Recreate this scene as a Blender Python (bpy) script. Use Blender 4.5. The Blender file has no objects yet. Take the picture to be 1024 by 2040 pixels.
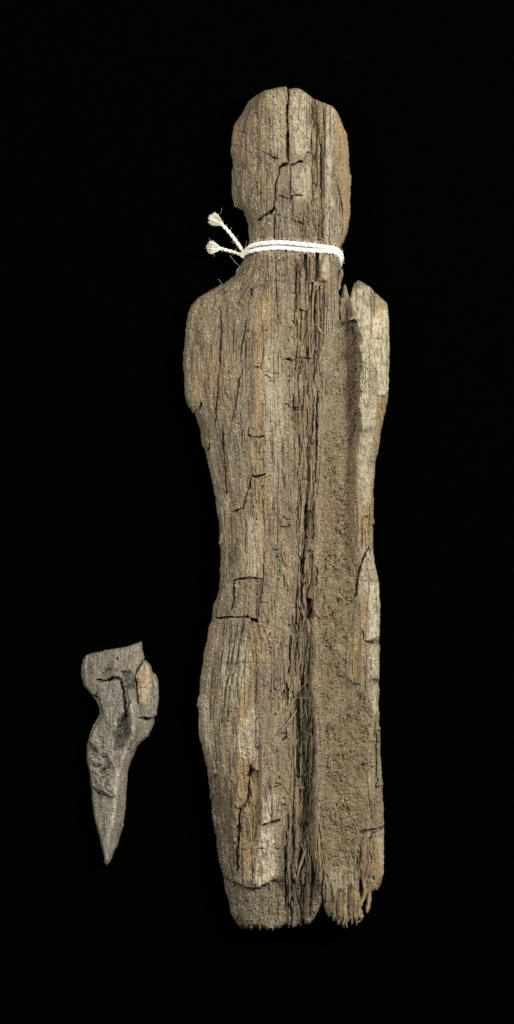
import bpy, math, random
import numpy as np

# ------------------------------------------------------------------ scene, camera, lamps
sc = bpy.context.scene
COL = sc.collection
S = 0.00025                      # metres per unit of the layout below (one unit = a quarter millimetre)
CU, CV = 512.0, 1020.0           # layout centre


def W(u, v, z=0.0):
    return ((u - CU) * S, (CV - v) * S, z * S)


cam_d = bpy.data.cameras.new("camera")
cam = bpy.data.objects.new("camera", cam_d)
COL.objects.link(cam)
CAM_H, FOCUS_Z = 4.0, 50 * S
cam.location = (0, 0, CAM_H + FOCUS_Z)
cam.rotation_euler = (0, 0, 0)
cam_d.sensor_fit = 'VERTICAL'
cam_d.sensor_height = 36
cam_d.lens = 36 * CAM_H / (2040 * S)
cam_d.clip_start = 0.1
cam_d.clip_end = 50
sc.camera = cam

world = bpy.data.worlds.new("World")
sc.world = world
world.use_nodes = True
world.node_tree.nodes["Background"].inputs[0].default_value = (0, 0, 0, 1)
world.node_tree.nodes["Background"].inputs[1].default_value = 0.0
sc.view_settings.view_transform = 'Standard'
sc.view_settings.look = 'None'
sc.view_settings.exposure = 0.0
sc.view_settings.gamma = 1.0


def lamp(name, loc, sx, sy, power, col):
    d = bpy.data.lights.new(name, 'AREA')
    d.shape = 'RECTANGLE'
    d.size, d.size_y = sx, sy
    d.energy = power
    d.color = col
    o = bpy.data.objects.new(name, d)
    COL.objects.link(o)
    o.location = loc
    from mathutils import Vector
    o.rotation_euler = (Vector((0, 0, 0)) - Vector(loc)).to_track_quat('-Z', 'Y').to_euler()
    return o


lamp("studio_lamp", (1.05, 0.55, 1.05), 0.3, 0.6, 44, (1.0, 0.97, 0.92))
lamp("studio_lamp", (-1.0, 0.45, 1.15), 0.35, 0.7, 20, (1.0, 0.97, 0.93))
lamp("studio_lamp", (0.1, 1.0, 1.5), 0.8, 0.4, 12, (1.0, 0.98, 0.95))

# ------------------------------------------------------------------ numeric helpers
rng = np.random.RandomState(7)
TAB = rng.rand(512, 512).astype(np.float32)


def vn(x, y, seed=0):
    """value noise 0..1"""
    x = x + seed * 17.31
    y = y + seed * 41.77
    xi = np.floor(x)
    yi = np.floor(y)
    fx = (x - xi).astype(np.float32)
    fy = (y - yi).astype(np.float32)
    fx = fx * fx * (3 - 2 * fx)
    fy = fy * fy * (3 - 2 * fy)
    x0 = xi.astype(np.int64) & 511
    y0 = yi.astype(np.int64) & 511
    x1 = (x0 + 1) & 511
    y1 = (y0 + 1) & 511
    a = TAB[y0, x0]
    b = TAB[y0, x1]
    c = TAB[y1, x0]
    d = TAB[y1, x1]
    return (a + (b - a) * fx) * (1 - fy) + (c + (d - c) * fx) * fy


def fbm(x, y, seed=0, octv=3, gain=0.5):
    s = 0
    a = 1.0
    t = 0
    for k in range(octv):
        s = s + a * (vn(x * 2 ** k, y * 2 ** k, seed + k * 5) - 0.5)
        t += a
        a *= gain
    return s / t * 2          # about -1..1


def sstep(a, b, x):
    t = np.clip((x - a) / (b - a), 0, 1)
    return t * t * (3 - 2 * t)


def poly_sd(U, V, pts):
    """signed distance to a polygon, positive inside"""
    P = np.asarray(pts, np.float32)
    Q = np.roll(P, -1, 0)
    d2 = np.full(U.shape, 1e12, np.float32)
    ins = np.zeros(U.shape, bool)
    for (ax, ay), (bx, by) in zip(P, Q):
        ex, ey = bx - ax, by - ay
        L = ex * ex + ey * ey
        if L < 1e-9:
            continue
        wx, wy = U - ax, V - ay
        t = np.clip((wx * ex + wy * ey) / L, 0, 1)
        dx, dy = wx - ex * t, wy - ey * t
        np.minimum(d2, dx * dx + dy * dy, out=d2)
        c = (ay > V) != (by > V)
        if ey != 0:
            ins ^= c & (U < ax + ex * (V - ay) / ey)
    d = np.sqrt(d2)
    return np.where(ins, d, -d)


def line_d(U, V, pts):
    """distance to an open polyline, and the place 0..1 along it"""
    P = np.asarray(pts, np.float32)
    d2 = np.full(U.shape, 1e12, np.float32)
    s = np.zeros(U.shape, np.float32)
    seg = np.hypot(*(P[1:] - P[:-1]).T)
    tot = max(seg.sum(), 1e-6)
    acc = 0.0
    for k in range(len(P) - 1):
        ax, ay = P[k]
        ex, ey = P[k + 1] - P[k]
        L = ex * ex + ey * ey + 1e-9
        t = np.clip(((U - ax) * ex + (V - ay) * ey) / L, 0, 1)
        dd = (U - ax - ex * t) ** 2 + (V - ay - ey * t) ** 2
        m = dd < d2
        d2 = np.where(m, dd, d2)
        s = np.where(m, (acc + t * seg[k]) / tot, s)
        acc += seg[k]
    return np.sqrt(d2), s


class Relief:
    """a carved slab: a height for every point of a fine lattice inside an outline"""

    def __init__(self, outline, box, rough=1.2, seed=1, holes=(), nick=None):
        u0, u1, v0, v1 = box
        self.u0, self.v0 = u0, v0
        self.nu, self.nv = u1 - u0 + 1, v1 - v0 + 1
        us = np.arange(u0, u1 + 1, dtype=np.float32)
        vs = np.arange(v0, v1 + 1, dtype=np.float32)
        self.U, self.V = np.meshgrid(us, vs)
        U, V = self.U, self.V
        sd = poly_sd(U, V, outline)
        for h in holes:
            sd = np.minimum(sd, -poly_sd(U, V, h))
        sd = sd + rough * (fbm(U / 9, V / 14, seed, 3) + 0.6 * fbm(U / 3, V / 3, seed + 3, 2))
        if nick:
            sd = sd - 7 * sstep(nick[0], nick[1], V) * sstep(0.55, 0.85, vn(U / 4.5, V / 30, seed + 60)) * sstep(16, 2, sd)
        self.sd = sd
        # coordinates bent a little, so that drawn cracks and edges run ragged
        self.Uw = U + 2.5 * fbm(U / 70, V / 70, seed + 9, 2) + 2.4 * fbm(U / 10, V / 8, seed + 11, 3)
        self.Vw = V + 2.4 * fbm(U / 8, V / 10, seed + 23, 3)
        self.Z = np.zeros_like(U)
        self.tint = np.zeros(U.shape + (4,), np.float32)
        self.lab = np.zeros((self.nv, self.nu), np.int32)

    def _win(self, pts, m):
        P = np.asarray(pts)
        a = max(int(P[:, 0].min() - m - self.u0), 0)
        b = min(int(P[:, 0].max() + m - self.u0) + 1, self.nu)
        c = max(int(P[:, 1].min() - m - self.v0), 0)
        d = min(int(P[:, 1].max() + m - self.v0) + 1, self.nv)
        return (slice(c, d), slice(a, b))

    def crack(self, pts, w=3, depth=12, taper=0.5):
        w_ = self._win(pts, w + 8)
        d, s = line_d(self.Uw[w_], self.Vw[w_], pts)
        U, V = self.U[w_], self.V[w_]
        ww = w * (0.15 + 1.25 * vn(U / 6, V / 11, int(pts[0][0]) % 50)) * 0.5
        ww = ww * (1 - taper * np.abs(2 * s - 1) ** 3)
        k = np.clip((ww + 0.55 - d) / 1.1, 0, 1)
        self.Z[w_] -= depth * k * (0.35 + 0.9 * vn(U / 6, V / 12, 3))

    def dent(self, pts, w, depth):
        w_ = self._win(pts, w * 2)
        d, s = line_d(self.Uw[w_], self.Vw[w_], pts)
        e = sstep(0, 0.12, s) * sstep(1, 0.88, s)
        self.Z[w_] -= depth * np.exp(-(d / (w * 0.5)) ** 2) * (0.3 + 0.7 * e)

    def plate(self, pts, dz, soft=1.0):
        w_ = self._win(pts, 8 + soft)
        d = poly_sd(self.Uw[w_], self.Vw[w_], pts)
        self.Z[w_] += dz * sstep(-soft, soft, d)

    def stain(self, ch, pts, val=1.0, soft=8, br=0.8, fx=6, fy=50):
        """a patch of tone in channel ch: 0 ochre, 1 pale, 2 dark pigment and painted shade, 3 matted fibre"""
        w_ = self._win(pts, soft * 2)
        U, V = self.U[w_], self.V[w_]
        d = poly_sd(U, V, pts) + soft * br * 1.4 * fbm(U / fx, V / fy, ch + 31, 3)
        k = val * sstep(-soft, soft, d) * (0.75 + 0.5 * vn(U / fx * 1.5, V / fy * 2, ch + 40))
        self.tint[w_][..., ch] = np.maximum(self.tint[w_][..., ch], np.clip(k, 0, 1))

    def mark(self, i, pts):
        w_ = self._win(pts, 10)
        d = poly_sd(self.Uw[w_], self.Vw[w_], pts)
        self.lab[w_][d > 0] = i

    def build(self, names, mats, parent, base=0.0, specials={}):
        U, V, sd, Z = self.U, self.V, self.sd, self.Z
        nv, nu = self.nv, self.nu
        inside = sd > 0
        sc_ = (sd[:-1, :-1] + sd[1:, :-1] + sd[:-1, 1:] + sd[1:, 1:]) * 0.25 > 0
        gy, gx = np.gradient(sd)
        gl = np.maximum(np.hypot(gx, gy), 0.3)
        gx, gy = gx / gl, gy / gl
        idx = np.arange(nv * nu).reshape(nv, nu)
        used = np.zeros((nv, nu), bool)
        full = np.ones((nv, nu), bool)
        for a, b in ((0, 0), (1, 0), (0, 1), (1, 1)):
            used[a:nv - 1 + a, b:nu - 1 + b] |= sc_
            full[a:nv - 1 + a, b:nu - 1 + b] &= sc_
        full[0] = full[-1] = False
        full[:, 0] = full[:, -1] = False
        bnd = used & ~full
        PX, PY, PZ = U.copy(), V.copy(), np.maximum(Z, 4).copy()
        sh = np.clip(sd, -1.2, 1.2)
        PX[bnd] -= (sh * gx)[bnd]
        PY[bnd] -= (sh * gy)[bnd]
        labc = self.lab[:-1, :-1]
        objs = []
        # boundary edges of the lattice, direction such that the wall faces outward
        pad = np.pad(sc_, 1)
        E = []
        iy, ix = np.nonzero(sc_ & ~pad[:-2, 1:-1])
        E.append(np.stack([idx[iy, ix + 1], idx[iy, ix], labc[iy, ix]], 1))
        iy, ix = np.nonzero(sc_ & ~pad[2:, 1:-1])
        E.append(np.stack([idx[iy + 1, ix], idx[iy + 1, ix + 1], labc[iy, ix]], 1))
        iy, ix = np.nonzero(sc_ & ~pad[1:-1, :-2])
        E.append(np.stack([idx[iy, ix], idx[iy + 1, ix], labc[iy, ix]], 1))
        iy, ix = np.nonzero(sc_ & ~pad[1:-1, 2:])
        E.append(np.stack([idx[iy + 1, ix + 1], idx[iy, ix + 1], labc[iy, ix]], 1))
        E = np.concatenate(E)
        # underside lattice, coarse
        st = 4
        for li, nm in enumerate(names):
            fy, fx = np.nonzero(sc_ & (labc == li))
            if len(fy) < 12:
                continue
            quads = np.stack([idx[fy, fx], idx[fy + 1, fx], idx[fy + 1, fx + 1], idx[fy, fx + 1]], 1)
            vid, inv = np.unique(quads, return_inverse=True)
            quads = inv.reshape(-1, 4)
            px, py, pz = PX.ravel()[vid], PY.ravel()[vid], PZ.ravel()[vid]
            tn = self.tint.reshape(-1, 4)[vid]
            n = len(vid)
            VX = [np.stack([px, py, pz], 1)]
            TN = [tn]
            FQ = [quads]
            e = E[E[:, 2] == li]
            if len(e):
                bv, binv = np.unique(e[:, :2], return_inverse=True)
                binv = binv.reshape(-1, 2)
                loc = np.searchsorted(vid, bv)
                bx, by, bz = PX.ravel()[bv], PY.ravel()[bv], PZ.ravel()[bv]
                hx, hy = gx.ravel()[bv], gy.ravel()[bv]
                prev = loc[binv]
                for ins, f in ((-0.4, 0.72), (1.0, 0.42), (4.0, 0.16), (9.0, 0.0)):
                    wob = 1.5 * fbm(bx / 6, by / 9, 77 + int(f * 50), 2)
                    VX.append(np.stack([bx + hx * (ins + wob), by + hy * (ins + wob), bz * f], 1))
                    TN.append(self.tint.reshape(-1, 4)[bv])
                    cur = binv + n
                    FQ.append(np.stack([prev[:, 0], cur[:, 0], cur[:, 1], prev[:, 1]], 1)[:, ::-1])
                    n += len(bv)
                    prev = cur
            VX = np.concatenate(VX)
            TN = np.concatenate(TN)
            FQ = np.concatenate(FQ)
            co = np.stack([(VX[:, 0] - CU) * S, (CV - VX[:, 1]) * S, (VX[:, 2] + base) * S], 1)
            pl = parent.location
            co = co - np.array([pl[0], pl[1], pl[2]])
            objs.append(raw_mesh(nm, co, FQ, mats.get(li, mats[0]), parent, TN))
        ly, lx = np.nonzero(sd[:-st:st, :-st:st] > 7)
        q = np.stack([(ly * 2000 + lx), (ly * 2000 + lx + 1), ((ly + 1) * 2000 + lx + 1), ((ly + 1) * 2000 + lx)], 1)
        bid, qi = np.unique(q, return_inverse=True)
        co = np.stack([(self.u0 + (bid % 2000) * st - CU) * S, (CV - self.v0 - (bid // 2000) * st) * S, (0.3 + base + 0.0 * bid) * S], 1) - np.array(parent.location)
        objs.append(raw_mesh("underside", co, qi.reshape(-1, 4), mats[0], parent, np.zeros((len(bid), 4), np.float32)))
        return objs

    def tidy(self):
        """stray islands of a part go to the part around them"""
        ok = (self.sd[:-1, :-1] + self.sd[1:, :-1] + self.sd[:-1, 1:] + self.sd[1:, 1:]) > 0
        lab = self.lab[:-1, :-1]
        h, w = lab.shape
        ids = np.arange(h * w).reshape(h, w)
        a = ok[:, 1:] & ok[:, :-1] & (lab[:, 1:] == lab[:, :-1])
        b = ok[1:] & ok[:-1] & (lab[1:] == lab[:-1])
        e0 = np.concatenate([ids[:, 1:][a], ids[1:][b]])
        e1 = np.concatenate([ids[:, :-1][a], ids[:-1][b]])
        l = np.arange(h * w)
        while True:
            old = l.copy()
            m = np.minimum(l[e0], l[e1])
            np.minimum.at(l, e0, m)
            np.minimum.at(l, e1, m)
            l = l[l]
            l = l[l]
            if (old == l).all():
                break
        cnt = np.bincount(l, minlength=h * w)
        big = {}
        for r_ in np.nonzero(cnt > 8)[0]:
            k = lab.flat[r_]
            if ok.flat[r_] and cnt[r_] > big.get(k, (0, 0))[0]:
                big[k] = (cnt[r_], r_)
        keep = np.isin(l, [v_[1] for v_ in big.values()]).reshape(h, w) & ok
        new = np.where(keep, lab, -1)
        for _ in range(400):
            hole = (new < 0) & ok
            if not hole.any():
                break
            for sh in ((1, 0), (-1, 0), (0, 1), (0, -1)):
                n_ = np.roll(new, sh, (0, 1))
                f = hole & (n_ >= 0) & (new < 0)
                new[f] = n_[f]
        self.lab[:-1, :-1] = np.where(new < 0, 0, new)

    def height(self, u, v, r=3):
        i, j = int(round(v - self.v0)), int(round(u - self.u0))
        i, j = min(max(i, 0), self.nv - 1), min(max(j, 0), self.nu - 1)
        w = self.Z[max(i - r, 0):i + r + 1, max(j - r, 0):j + r + 1]
        return float(np.percentile(w, 75))


def raw_mesh(name, co, quads, mat, parent, tint=None, smooth=False):
    me = bpy.data.meshes.new(name)
    nq = len(quads)
    k = quads.shape[1]
    me.vertices.add(len(co))
    me.vertices.foreach_set("co", np.asarray(co, np.float32).ravel())
    me.loops.add(nq * k)
    me.loops.foreach_set("vertex_index", np.asarray(quads, np.int32).ravel())
    me.polygons.add(nq)
    me.polygons.foreach_set("loop_start", np.arange(0, nq * k, k, dtype=np.int32))
    if smooth:
        me.polygons.foreach_set("use_smooth", np.ones(nq, bool))
    else:
        me.polygons.foreach_set("use_smooth", np.zeros(nq, bool))
    me.update(calc_edges=True)
    if tint is not None:
        at = me.attributes.new("stain", 'FLOAT_COLOR', 'POINT')
        at.data.foreach_set("color", np.asarray(tint, np.float32).ravel())
    me.materials.append(mat)
    o = bpy.data.objects.new(name, me)
    COL.objects.link(o)
    if parent is not None:
        o.parent = parent
    return o


def thing(name, label, cat, loc):
    o = bpy.data.objects.new(name, None)
    o.empty_display_size = 0.01
    COL.objects.link(o)
    o.location = loc
    o['label'] = label
    o['category'] = cat
    return o


# ------------------------------------------------------------------ materials
class NT:
    def __init__(self, name):
        self.m = bpy.data.materials.new(name)
        self.m.use_nodes = True
        self.t = self.m.node_tree
        self.b = self.t.nodes["Principled BSDF"]
        self.co = self.t.nodes.new("ShaderNodeTexCoord").outputs["Object"]

    def link(self, a, b):
        self.t.links.new(a, b)

    def noise(self, su, sv, detail=3, rough=0.6):
        """noise whose features are su by sv layout units in size"""
        mp = self.t.nodes.new("ShaderNodeMapping")
        mp.inputs["Scale"].default_value = (1 / (su * S), 1 / (sv * S), 1 / (max(su, sv) * S))
        self.link(self.co, mp.inputs["Vector"])
        n = self.t.nodes.new("ShaderNodeTexNoise")
        n.inputs["Scale"].default_value = 1.0
        n.inputs["Detail"].default_value = detail
        n.inputs["Roughness"].default_value = rough
        self.link(mp.outputs[0], n.inputs["Vector"])
        return n.outputs["Fac"]

    def ramp(self, fac, stops):
        r = self.t.nodes.new("ShaderNodeValToRGB")
        e = r.color_ramp.elements
        while len(e) < len(stops):
            e.new(0.5)
        for el, (p, c) in zip(e, stops):
            el.position = p
            el.color = tuple(c) + (1,) if len(c) == 3 else c
        self.link(fac, r.inputs[0])
        return r.outputs[0]

    def mix(self, fac, a, b, mode='MIX'):
        n = self.t.nodes.new("ShaderNodeMix")
        n.data_type = 'RGBA'
        n.blend_type = mode
        for src, i in ((fac, 0), (a, 6), (b, 7)):
            if hasattr(src, "is_output"):
                self.link(src, n.inputs[i])
            elif i == 0:
                n.inputs[0].default_value = src
            else:
                n.inputs[i].default_value = tuple(src) + (1,)
        return n.outputs[2]

    def math(self, op, a, b=0.0, clamp=False):
        n = self.t.nodes.new("ShaderNodeMath")
        n.operation = op
        n.use_clamp = clamp
        for src, i in ((a, 0), (b, 1)):
            if hasattr(src, "is_output"):
                self.link(src, n.inputs[i])
            else:
                n.inputs[i].default_value = src
        return n.outputs[0]

    def stain(self):
        a = self.t.nodes.new("ShaderNodeAttribute")
        a.attribute_name = "stain"
        s = self.t.nodes.new("ShaderNodeSeparateColor")
        self.link(a.outputs["Color"], s.inputs[0])
        return s.outputs[0], s.outputs[1], s.outputs[2], a.outputs["Alpha"]


def wood_material(name, base, dark, ochre, pale, speck, grain=(4, 70), soot_shade=0.42, pep=0.6):
    n = NT(name)
    g = n.noise(grain[0], grain[1], 4, 0.65)
    c = n.ramp(g, [(0.30, dark), (0.52, base), (0.74, [min(x * 1.45, 1) for x in base])])
    # broad drift of hue
    big = n.noise(40, 160, 3, 0.5)
    c = n.mix(n.math('MULTIPLY', n.ramp(big, [(0.42, (0, 0, 0)), (0.66, (1, 1, 1))]), 0.45), c, [base[0] * 1.12, base[1] * 1.0, base[2] * 0.80])
    # soil worked into the skin, in blotches
    c = n.mix(n.math('MULTIPLY', n.ramp(n.noise(26, 70, 4, 0.6), [(0.42, (0, 0, 0)), (0.62, (1, 1, 1))]), 0.42), c, [dark[0] * 1.15, dark[1] * 1.1, dark[2] * 1.15])
    c = n.mix(n.math('MULTIPLY', n.ramp(n.noise(9, 16, 3, 0.65), [(0.48, (0, 0, 0)), (0.66, (1, 1, 1))]), 0.45), c, [dark[0] * 0.8, dark[1] * 0.8, dark[2] * 0.75])
    so, sp, sd_, sf = n.stain()
    c = n.mix(so, c, n.ramp(n.noise(3, 60, 3), [(0.3, [x * 0.62 for x in ochre]), (0.7, [min(x * 1.2, 1) for x in ochre])]))
    c = n.mix(n.math('MULTIPLY', sp, n.ramp(n.noise(5, 12, 4, 0.7), [(0.36, (0.15, 0.15, 0.15)), (0.60, (1, 1, 1))])), c, pale)
    c = n.mix(n.math('MULTIPLY', sd_, n.ramp(n.noise(5, 8, 4, 0.7), [(0.32, (0.4, 0.4, 0.4)), (0.56, (1, 1, 1))])), c, [x * soot_shade for x in dark])  # dark channel: soot, dark pigment and painted shade
    c = n.mix(n.math('MULTIPLY', sf, 0.55), c, n.ramp(n.noise(4, 5, 3, 0.7), [(0.3, [base[0] * .55, base[1] * .5, base[2] * .42]), (0.65, [base[0] * 1.35, base[1] * 1.27, base[2] * 1.05])]))
    # mineral grains and soil specks
    patch = n.ramp(n.noise(34, 60, 3, 0.6), [(0.38, (0.25, 0.25, 0.25)), (0.62, (1, 1, 1))])
    c = n.mix(n.math('MULTIPLY', n.ramp(n.noise(3.0, 4.2, 3, 0.7), [(0.34, (1, 1, 1)), (0.40 + pep * 0.1, (0, 0, 0))]), pep), c, [x * 0.42 for x in dark])
    c = n.mix(n.math('MULTIPLY', n.ramp(n.noise(2.8, 3.6, 3, 0.7), [(0.54, (0, 0, 0)), (0.66, (1, 1, 1))]), n.math('MULTIPLY', patch, 0.85)), c, speck)
    n.link(c, n.b.inputs["Base Color"])
    n.b.inputs["Roughness"].default_value = 0.82
    n.b.inputs["Specular IOR Level"].default_value = 0.22
    bp = n.t.nodes.new("ShaderNodeBump")
    bp.inputs["Strength"].default_value = 0.5
    bp.inputs["Distance"].default_value = 1.2 * S
    n.link(n.noise(1.6, 2.4, 2), bp.inputs["Height"])
    n.link(bp.outputs[0], n.b.inputs["Normal"])
    return n.m


M_WOOD = wood_material("weathered_wood", (0.176, 0.140, 0.089), (0.082, 0.065, 0.044), (0.240, 0.165, 0.078), (0.46, 0.415, 0.30), (0.45, 0.385, 0.245))
M_FOOT = wood_material("dark_rotted_wood", (0.150, 0.122, 0.080), (0.068, 0.055, 0.038), (0.21, 0.145, 0.072), (0.36, 0.33, 0.26), (0.36, 0.31, 0.22), (4, 30))
M_FRAG = wood_material("grey_brown_wood", (0.172, 0.156, 0.120), (0.075, 0.068, 0.053), (0.30, 0.215, 0.115), (0.42, 0.38, 0.28), (0.37, 0.325, 0.235), (3.5, 38), 0.07, 0.85)
M_FRAG.node_tree.nodes['Principled BSDF'].inputs['Roughness'].default_value = 0.55
M_FRAG.node_tree.nodes['Principled BSDF'].inputs['Specular IOR Level'].default_value = 0.4


def plain(name, col, rough=0.85, spec=0.2, var=0.35, su=3, sv=30):
    n = NT(name)
    c = n.ramp(n.noise(su, sv, 3), [(0.3, [x * (1 - var) for x in col]), (0.7, [min(1, x * (1 + var)) for x in col])])
    n.link(c, n.b.inputs["Base Color"])
    n.b.inputs["Roughness"].default_value = rough
    n.b.inputs["Specular IOR Level"].default_value = spec
    return n.m


M_FIBRE = plain("dry_wood_fibre", (0.225, 0.178, 0.108), 0.85, 0.15, 0.45, 14, 14)
M_SPLINT = plain("split_wood", (0.165, 0.122, 0.072), 0.85, 0.2, 0.45, 2.5, 40)
M_TORN = plain("torn_tan_wood", (0.185, 0.135, 0.074), 0.85, 0.15, 0.5, 2.5, 16)
M_COTTON = plain("white_cotton", (0.74, 0.715, 0.635), 0.95, 0.05, 0.08, 4, 4)
M_COTTON_END = plain("dimmed_cream_cotton_ends", (0.66, 0.62, 0.515), 0.95, 0.05, 0.12, 4, 4)  # cream cotton; the ends' dimmer exposure is put into this colour
M_CLOTH = plain("black_velvet", (0.0005, 0.0005, 0.0004), 1.0, 0.0, 0.3, 6, 6)

n = NT("frosted_acrylic")
n.link(n.ramp(n.noise(6, 6, 2), [(0.3, (0.10, 0.10, 0.09)), (0.7, (0.15, 0.15, 0.135))]), n.b.inputs["Base Color"])
n.b.inputs["Roughness"].default_value = 0.35
M_ACRYL = n.m

# ------------------------------------------------------------------ black cloth underneath
nx = 60
gx_, gy_ = np.meshgrid(np.linspace(-1.2, 1.2, nx), np.linspace(-1.2, 1.2, nx))
gz = -0.0006 + 0.0004 * fbm(gx_ * 9, gy_ * 9, 5, 2)
idx_ = np.arange(nx * nx).reshape(nx, nx)
cl = raw_mesh("ground_cloth", np.stack([gx_.ravel(), gy_.ravel(), gz.ravel()], 1),
              np.stack([idx_[:-1, :-1].ravel(), idx_[:-1, 1:].ravel(), idx_[1:, 1:].ravel(), idx_[1:, :-1].ravel()], 1), M_CLOTH, None, smooth=True)
cl['kind'] = 'structure'

# ------------------------------------------------------------------ the long wooden figure
OUT = [(568, 173), (575, 179), (586, 176), (592, 176), (600, 179), (606, 183), (613, 188), (620, 194), (628, 199), (636, 202), (650, 207), (662, 212),
       (671, 222), (675, 230), (681, 245), (686, 258), (691, 268), (693, 285), (694, 300), (695, 330), (697, 345), (700, 350), (699, 365), (698, 390),
       (697, 420), (695, 445), (691, 465), (685, 480), (678, 493), (679, 505), (676, 515), (673, 535), (674, 560), (675, 585), (680, 592), (683, 572), (687, 567), (690, 572),
       (693, 583), (697, 592), (700, 585), (702, 575), (706, 565), (713, 558), (720, 560), (728, 567), (735, 570), (745, 580), (757, 592), (770, 603),
       (773, 615), (774, 640), (775, 660), (776, 690), (775, 720), (774, 750), (773, 785), (770, 810), (763, 840), (757, 870), (756, 885), (752, 900),
       (748, 920), (746, 950), (744, 980), (743, 1000), (744, 1030), (745, 1044), (742, 1047), (743, 1060), (743, 1090), (745, 1110), (746, 1120),
       (749, 1135), (752, 1150), (755, 1175), (757, 1200), (757, 1240), (756, 1269), (754, 1280), (756, 1290), (756, 1330), (755, 1352), (753, 1362), (755, 1375), (754, 1400),
       (755, 1425), (754, 1440), (757, 1450), (758, 1490), (758, 1520), (760, 1545), (762, 1565), (761, 1580), (763, 1600), (763, 1610), (764, 1640),
       (764, 1660), (765, 1690), (765, 1710), (764, 1740), (761, 1755), (757, 1766), (752, 1775), (745, 1776), (741, 1778), (739, 1798), (736, 1810), (732, 1819), (729, 1817),
       (728, 1806), (731, 1792), (729, 1784), (724, 1795), (720, 1808), (722, 1820), (724, 1827), (719, 1837), (715, 1830), (710, 1843), (706, 1833), (701, 1845), (698, 1834), (694, 1836), (692, 1850), (688, 1843), (684, 1849),
       (680, 1837), (674, 1843), (670, 1833), (665, 1836), (661, 1825), (656, 1827), (649, 1815), (646, 1808), (643, 1798), (640, 1802), (637, 1809), (629, 1825), (622, 1836), (610, 1845), (600, 1847), (593, 1842),
       (586, 1849), (580, 1849), (572, 1849), (566, 1845), (558, 1850), (550, 1852), (542, 1856), (533, 1855), (525, 1850), (520, 1854), (514, 1853), (508, 1848), (503, 1853),
       (495, 1854), (484, 1851), (473, 1842), (466, 1832), (460, 1820), (456, 1795), (449, 1775), (446, 1750), (443, 1740), (437, 1720), (434, 1695), (431, 1670), (427, 1645), (423, 1630),
       (422, 1610), (419, 1585), (416, 1560), (413, 1535), (409, 1515), (404, 1495), (400, 1476), (399, 1478), (396, 1445), (397, 1430), (396, 1411), (393, 1408), (394, 1400), (398, 1380),
       (399, 1360), (401, 1340), (405, 1315), (409, 1290), (413, 1270), (416, 1250), (421, 1240), (423, 1225), (427, 1205), (431, 1192), (437, 1175), (438, 1150), (439, 1135), (440, 1110),
       (440, 1088), (437, 1083), (438, 1076), (438, 1060), (436, 1040), (433, 1020), (430, 995), (425, 970), (420, 945), (414, 920), (408, 893), (404, 888), (402, 875), (399, 858), (396, 845),
       (391, 833), (388, 823), (384, 822), (378, 812), (372, 800), (368, 780), (367, 760), (365, 725), (366, 700), (368, 675), (371, 650), (372, 640), (374, 625), (380, 613),
       (387, 602), (396, 592), (410, 583), (430, 572), (450, 562), (468, 548), (480, 530), (488, 515), (494, 497), (496, 480), (496, 460), (495, 448), (492, 435), (487, 425), (484, 418),
       (478, 415), (468, 410), (465, 402), (463, 385), (462, 370), (462, 350), (463, 337), (465, 331), (463, 315), (460, 302), (461, 285), (463, 266), (466, 252), (472, 240), (480, 228),
       (487, 218), (491, 211), (498, 200), (510, 190), (525, 182), (540, 178), (555, 175)]
HOLE = [(717, 1755), (720, 1754), (722, 1770), (721, 1783), (718, 1786), (716, 1775)]
HOLE2 = [(722, 1800), (727, 1797), (727, 1815), (723, 1822)]
R = Relief(OUT, (358, 784, 166, 1864), 1.25, 1, (HOLE,), (1834, 1847))
U, V = R.U, R.V
vs = V[:, 0]


def cv(*p):
    p = np.array(p, np.float32)
    return np.interp(vs, p[:, 0], p[:, 1])


ins = R.sd > 0
Lr = np.where(ins.any(1), R.u0 + ins.argmax(1), 500).astype(np.float32)
Rr = np.where(ins.any(1), R.u0 + R.nu - 1 - ins[:, ::-1].argmax(1), 700).astype(np.float32)


def smooth1(a, k):
    w = np.hanning(k * 2 + 3)
    w /= w.sum()
    return np.convolve(np.pad(a, k + 1, mode='edge'), w, 'valid')


Ls, Rs = smooth1(Lr, 25), smooth1(Rr, 25)
uC, zC = cv((174, 530), (480, 535), (600, 535), (900, 530), (1200, 527), (1500, 525), (1850, 525)), cv((174, 74), (480, 76), (520, 78), (800, 84), (1100, 84), (1350, 86), (1600, 80), (1850, 66))
zA = cv((174, 40), (480, 46), (520, 46), (650, 38), (800, 40), (1000, 46), (1180, 50), (1350, 38), (1600, 38), (1740, 42), (1856, 42))
uD, zD = cv((174, 575), (600, 585), (900, 585), (1200, 582), (1330, 578), (1500, 582), (1700, 570), (1856, 570)), cv((174, 78), (480, 78), (800, 84), (1200, 83), (1500, 78), (1700, 72), (1856, 62))
uE, zE = cv((174, 632), (480, 622), (600, 615), (900, 615), (1100, 607), (1300, 603), (1500, 607), (1700, 605), (1856, 610)), cv((174, 66), (300, 68), (480, 75), (600, 77), (900, 75), (1100, 68), (1200, 62), (1300, 58), (1400, 48), (1500, 44), (1600, 44), (1680, 50), (1760, 56), (1856, 54))
uF, zF = cv((174, 650), (480, 650), (640, 646), (900, 636), (1100, 630), (1500, 628), (1700, 628), (1856, 642)), cv((174, 70), (480, 74), (640, 76), (900, 78), (1100, 76), (1300, 76), (1500, 76), (1700, 72), (1790, 62), (1856, 56))
uG, zG = cv((174, 668), (480, 664), (560, 680), (640, 700), (670, 709), (850, 707), (1000, 690), (1856, 690)), cv((174, 68), (480, 70), (560, 58), (640, 40), (700, 30), (850, 40), (950, 48), (1100, 54), (1250, 58), (1400, 65), (1600, 69), (1856, 60))
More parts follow.
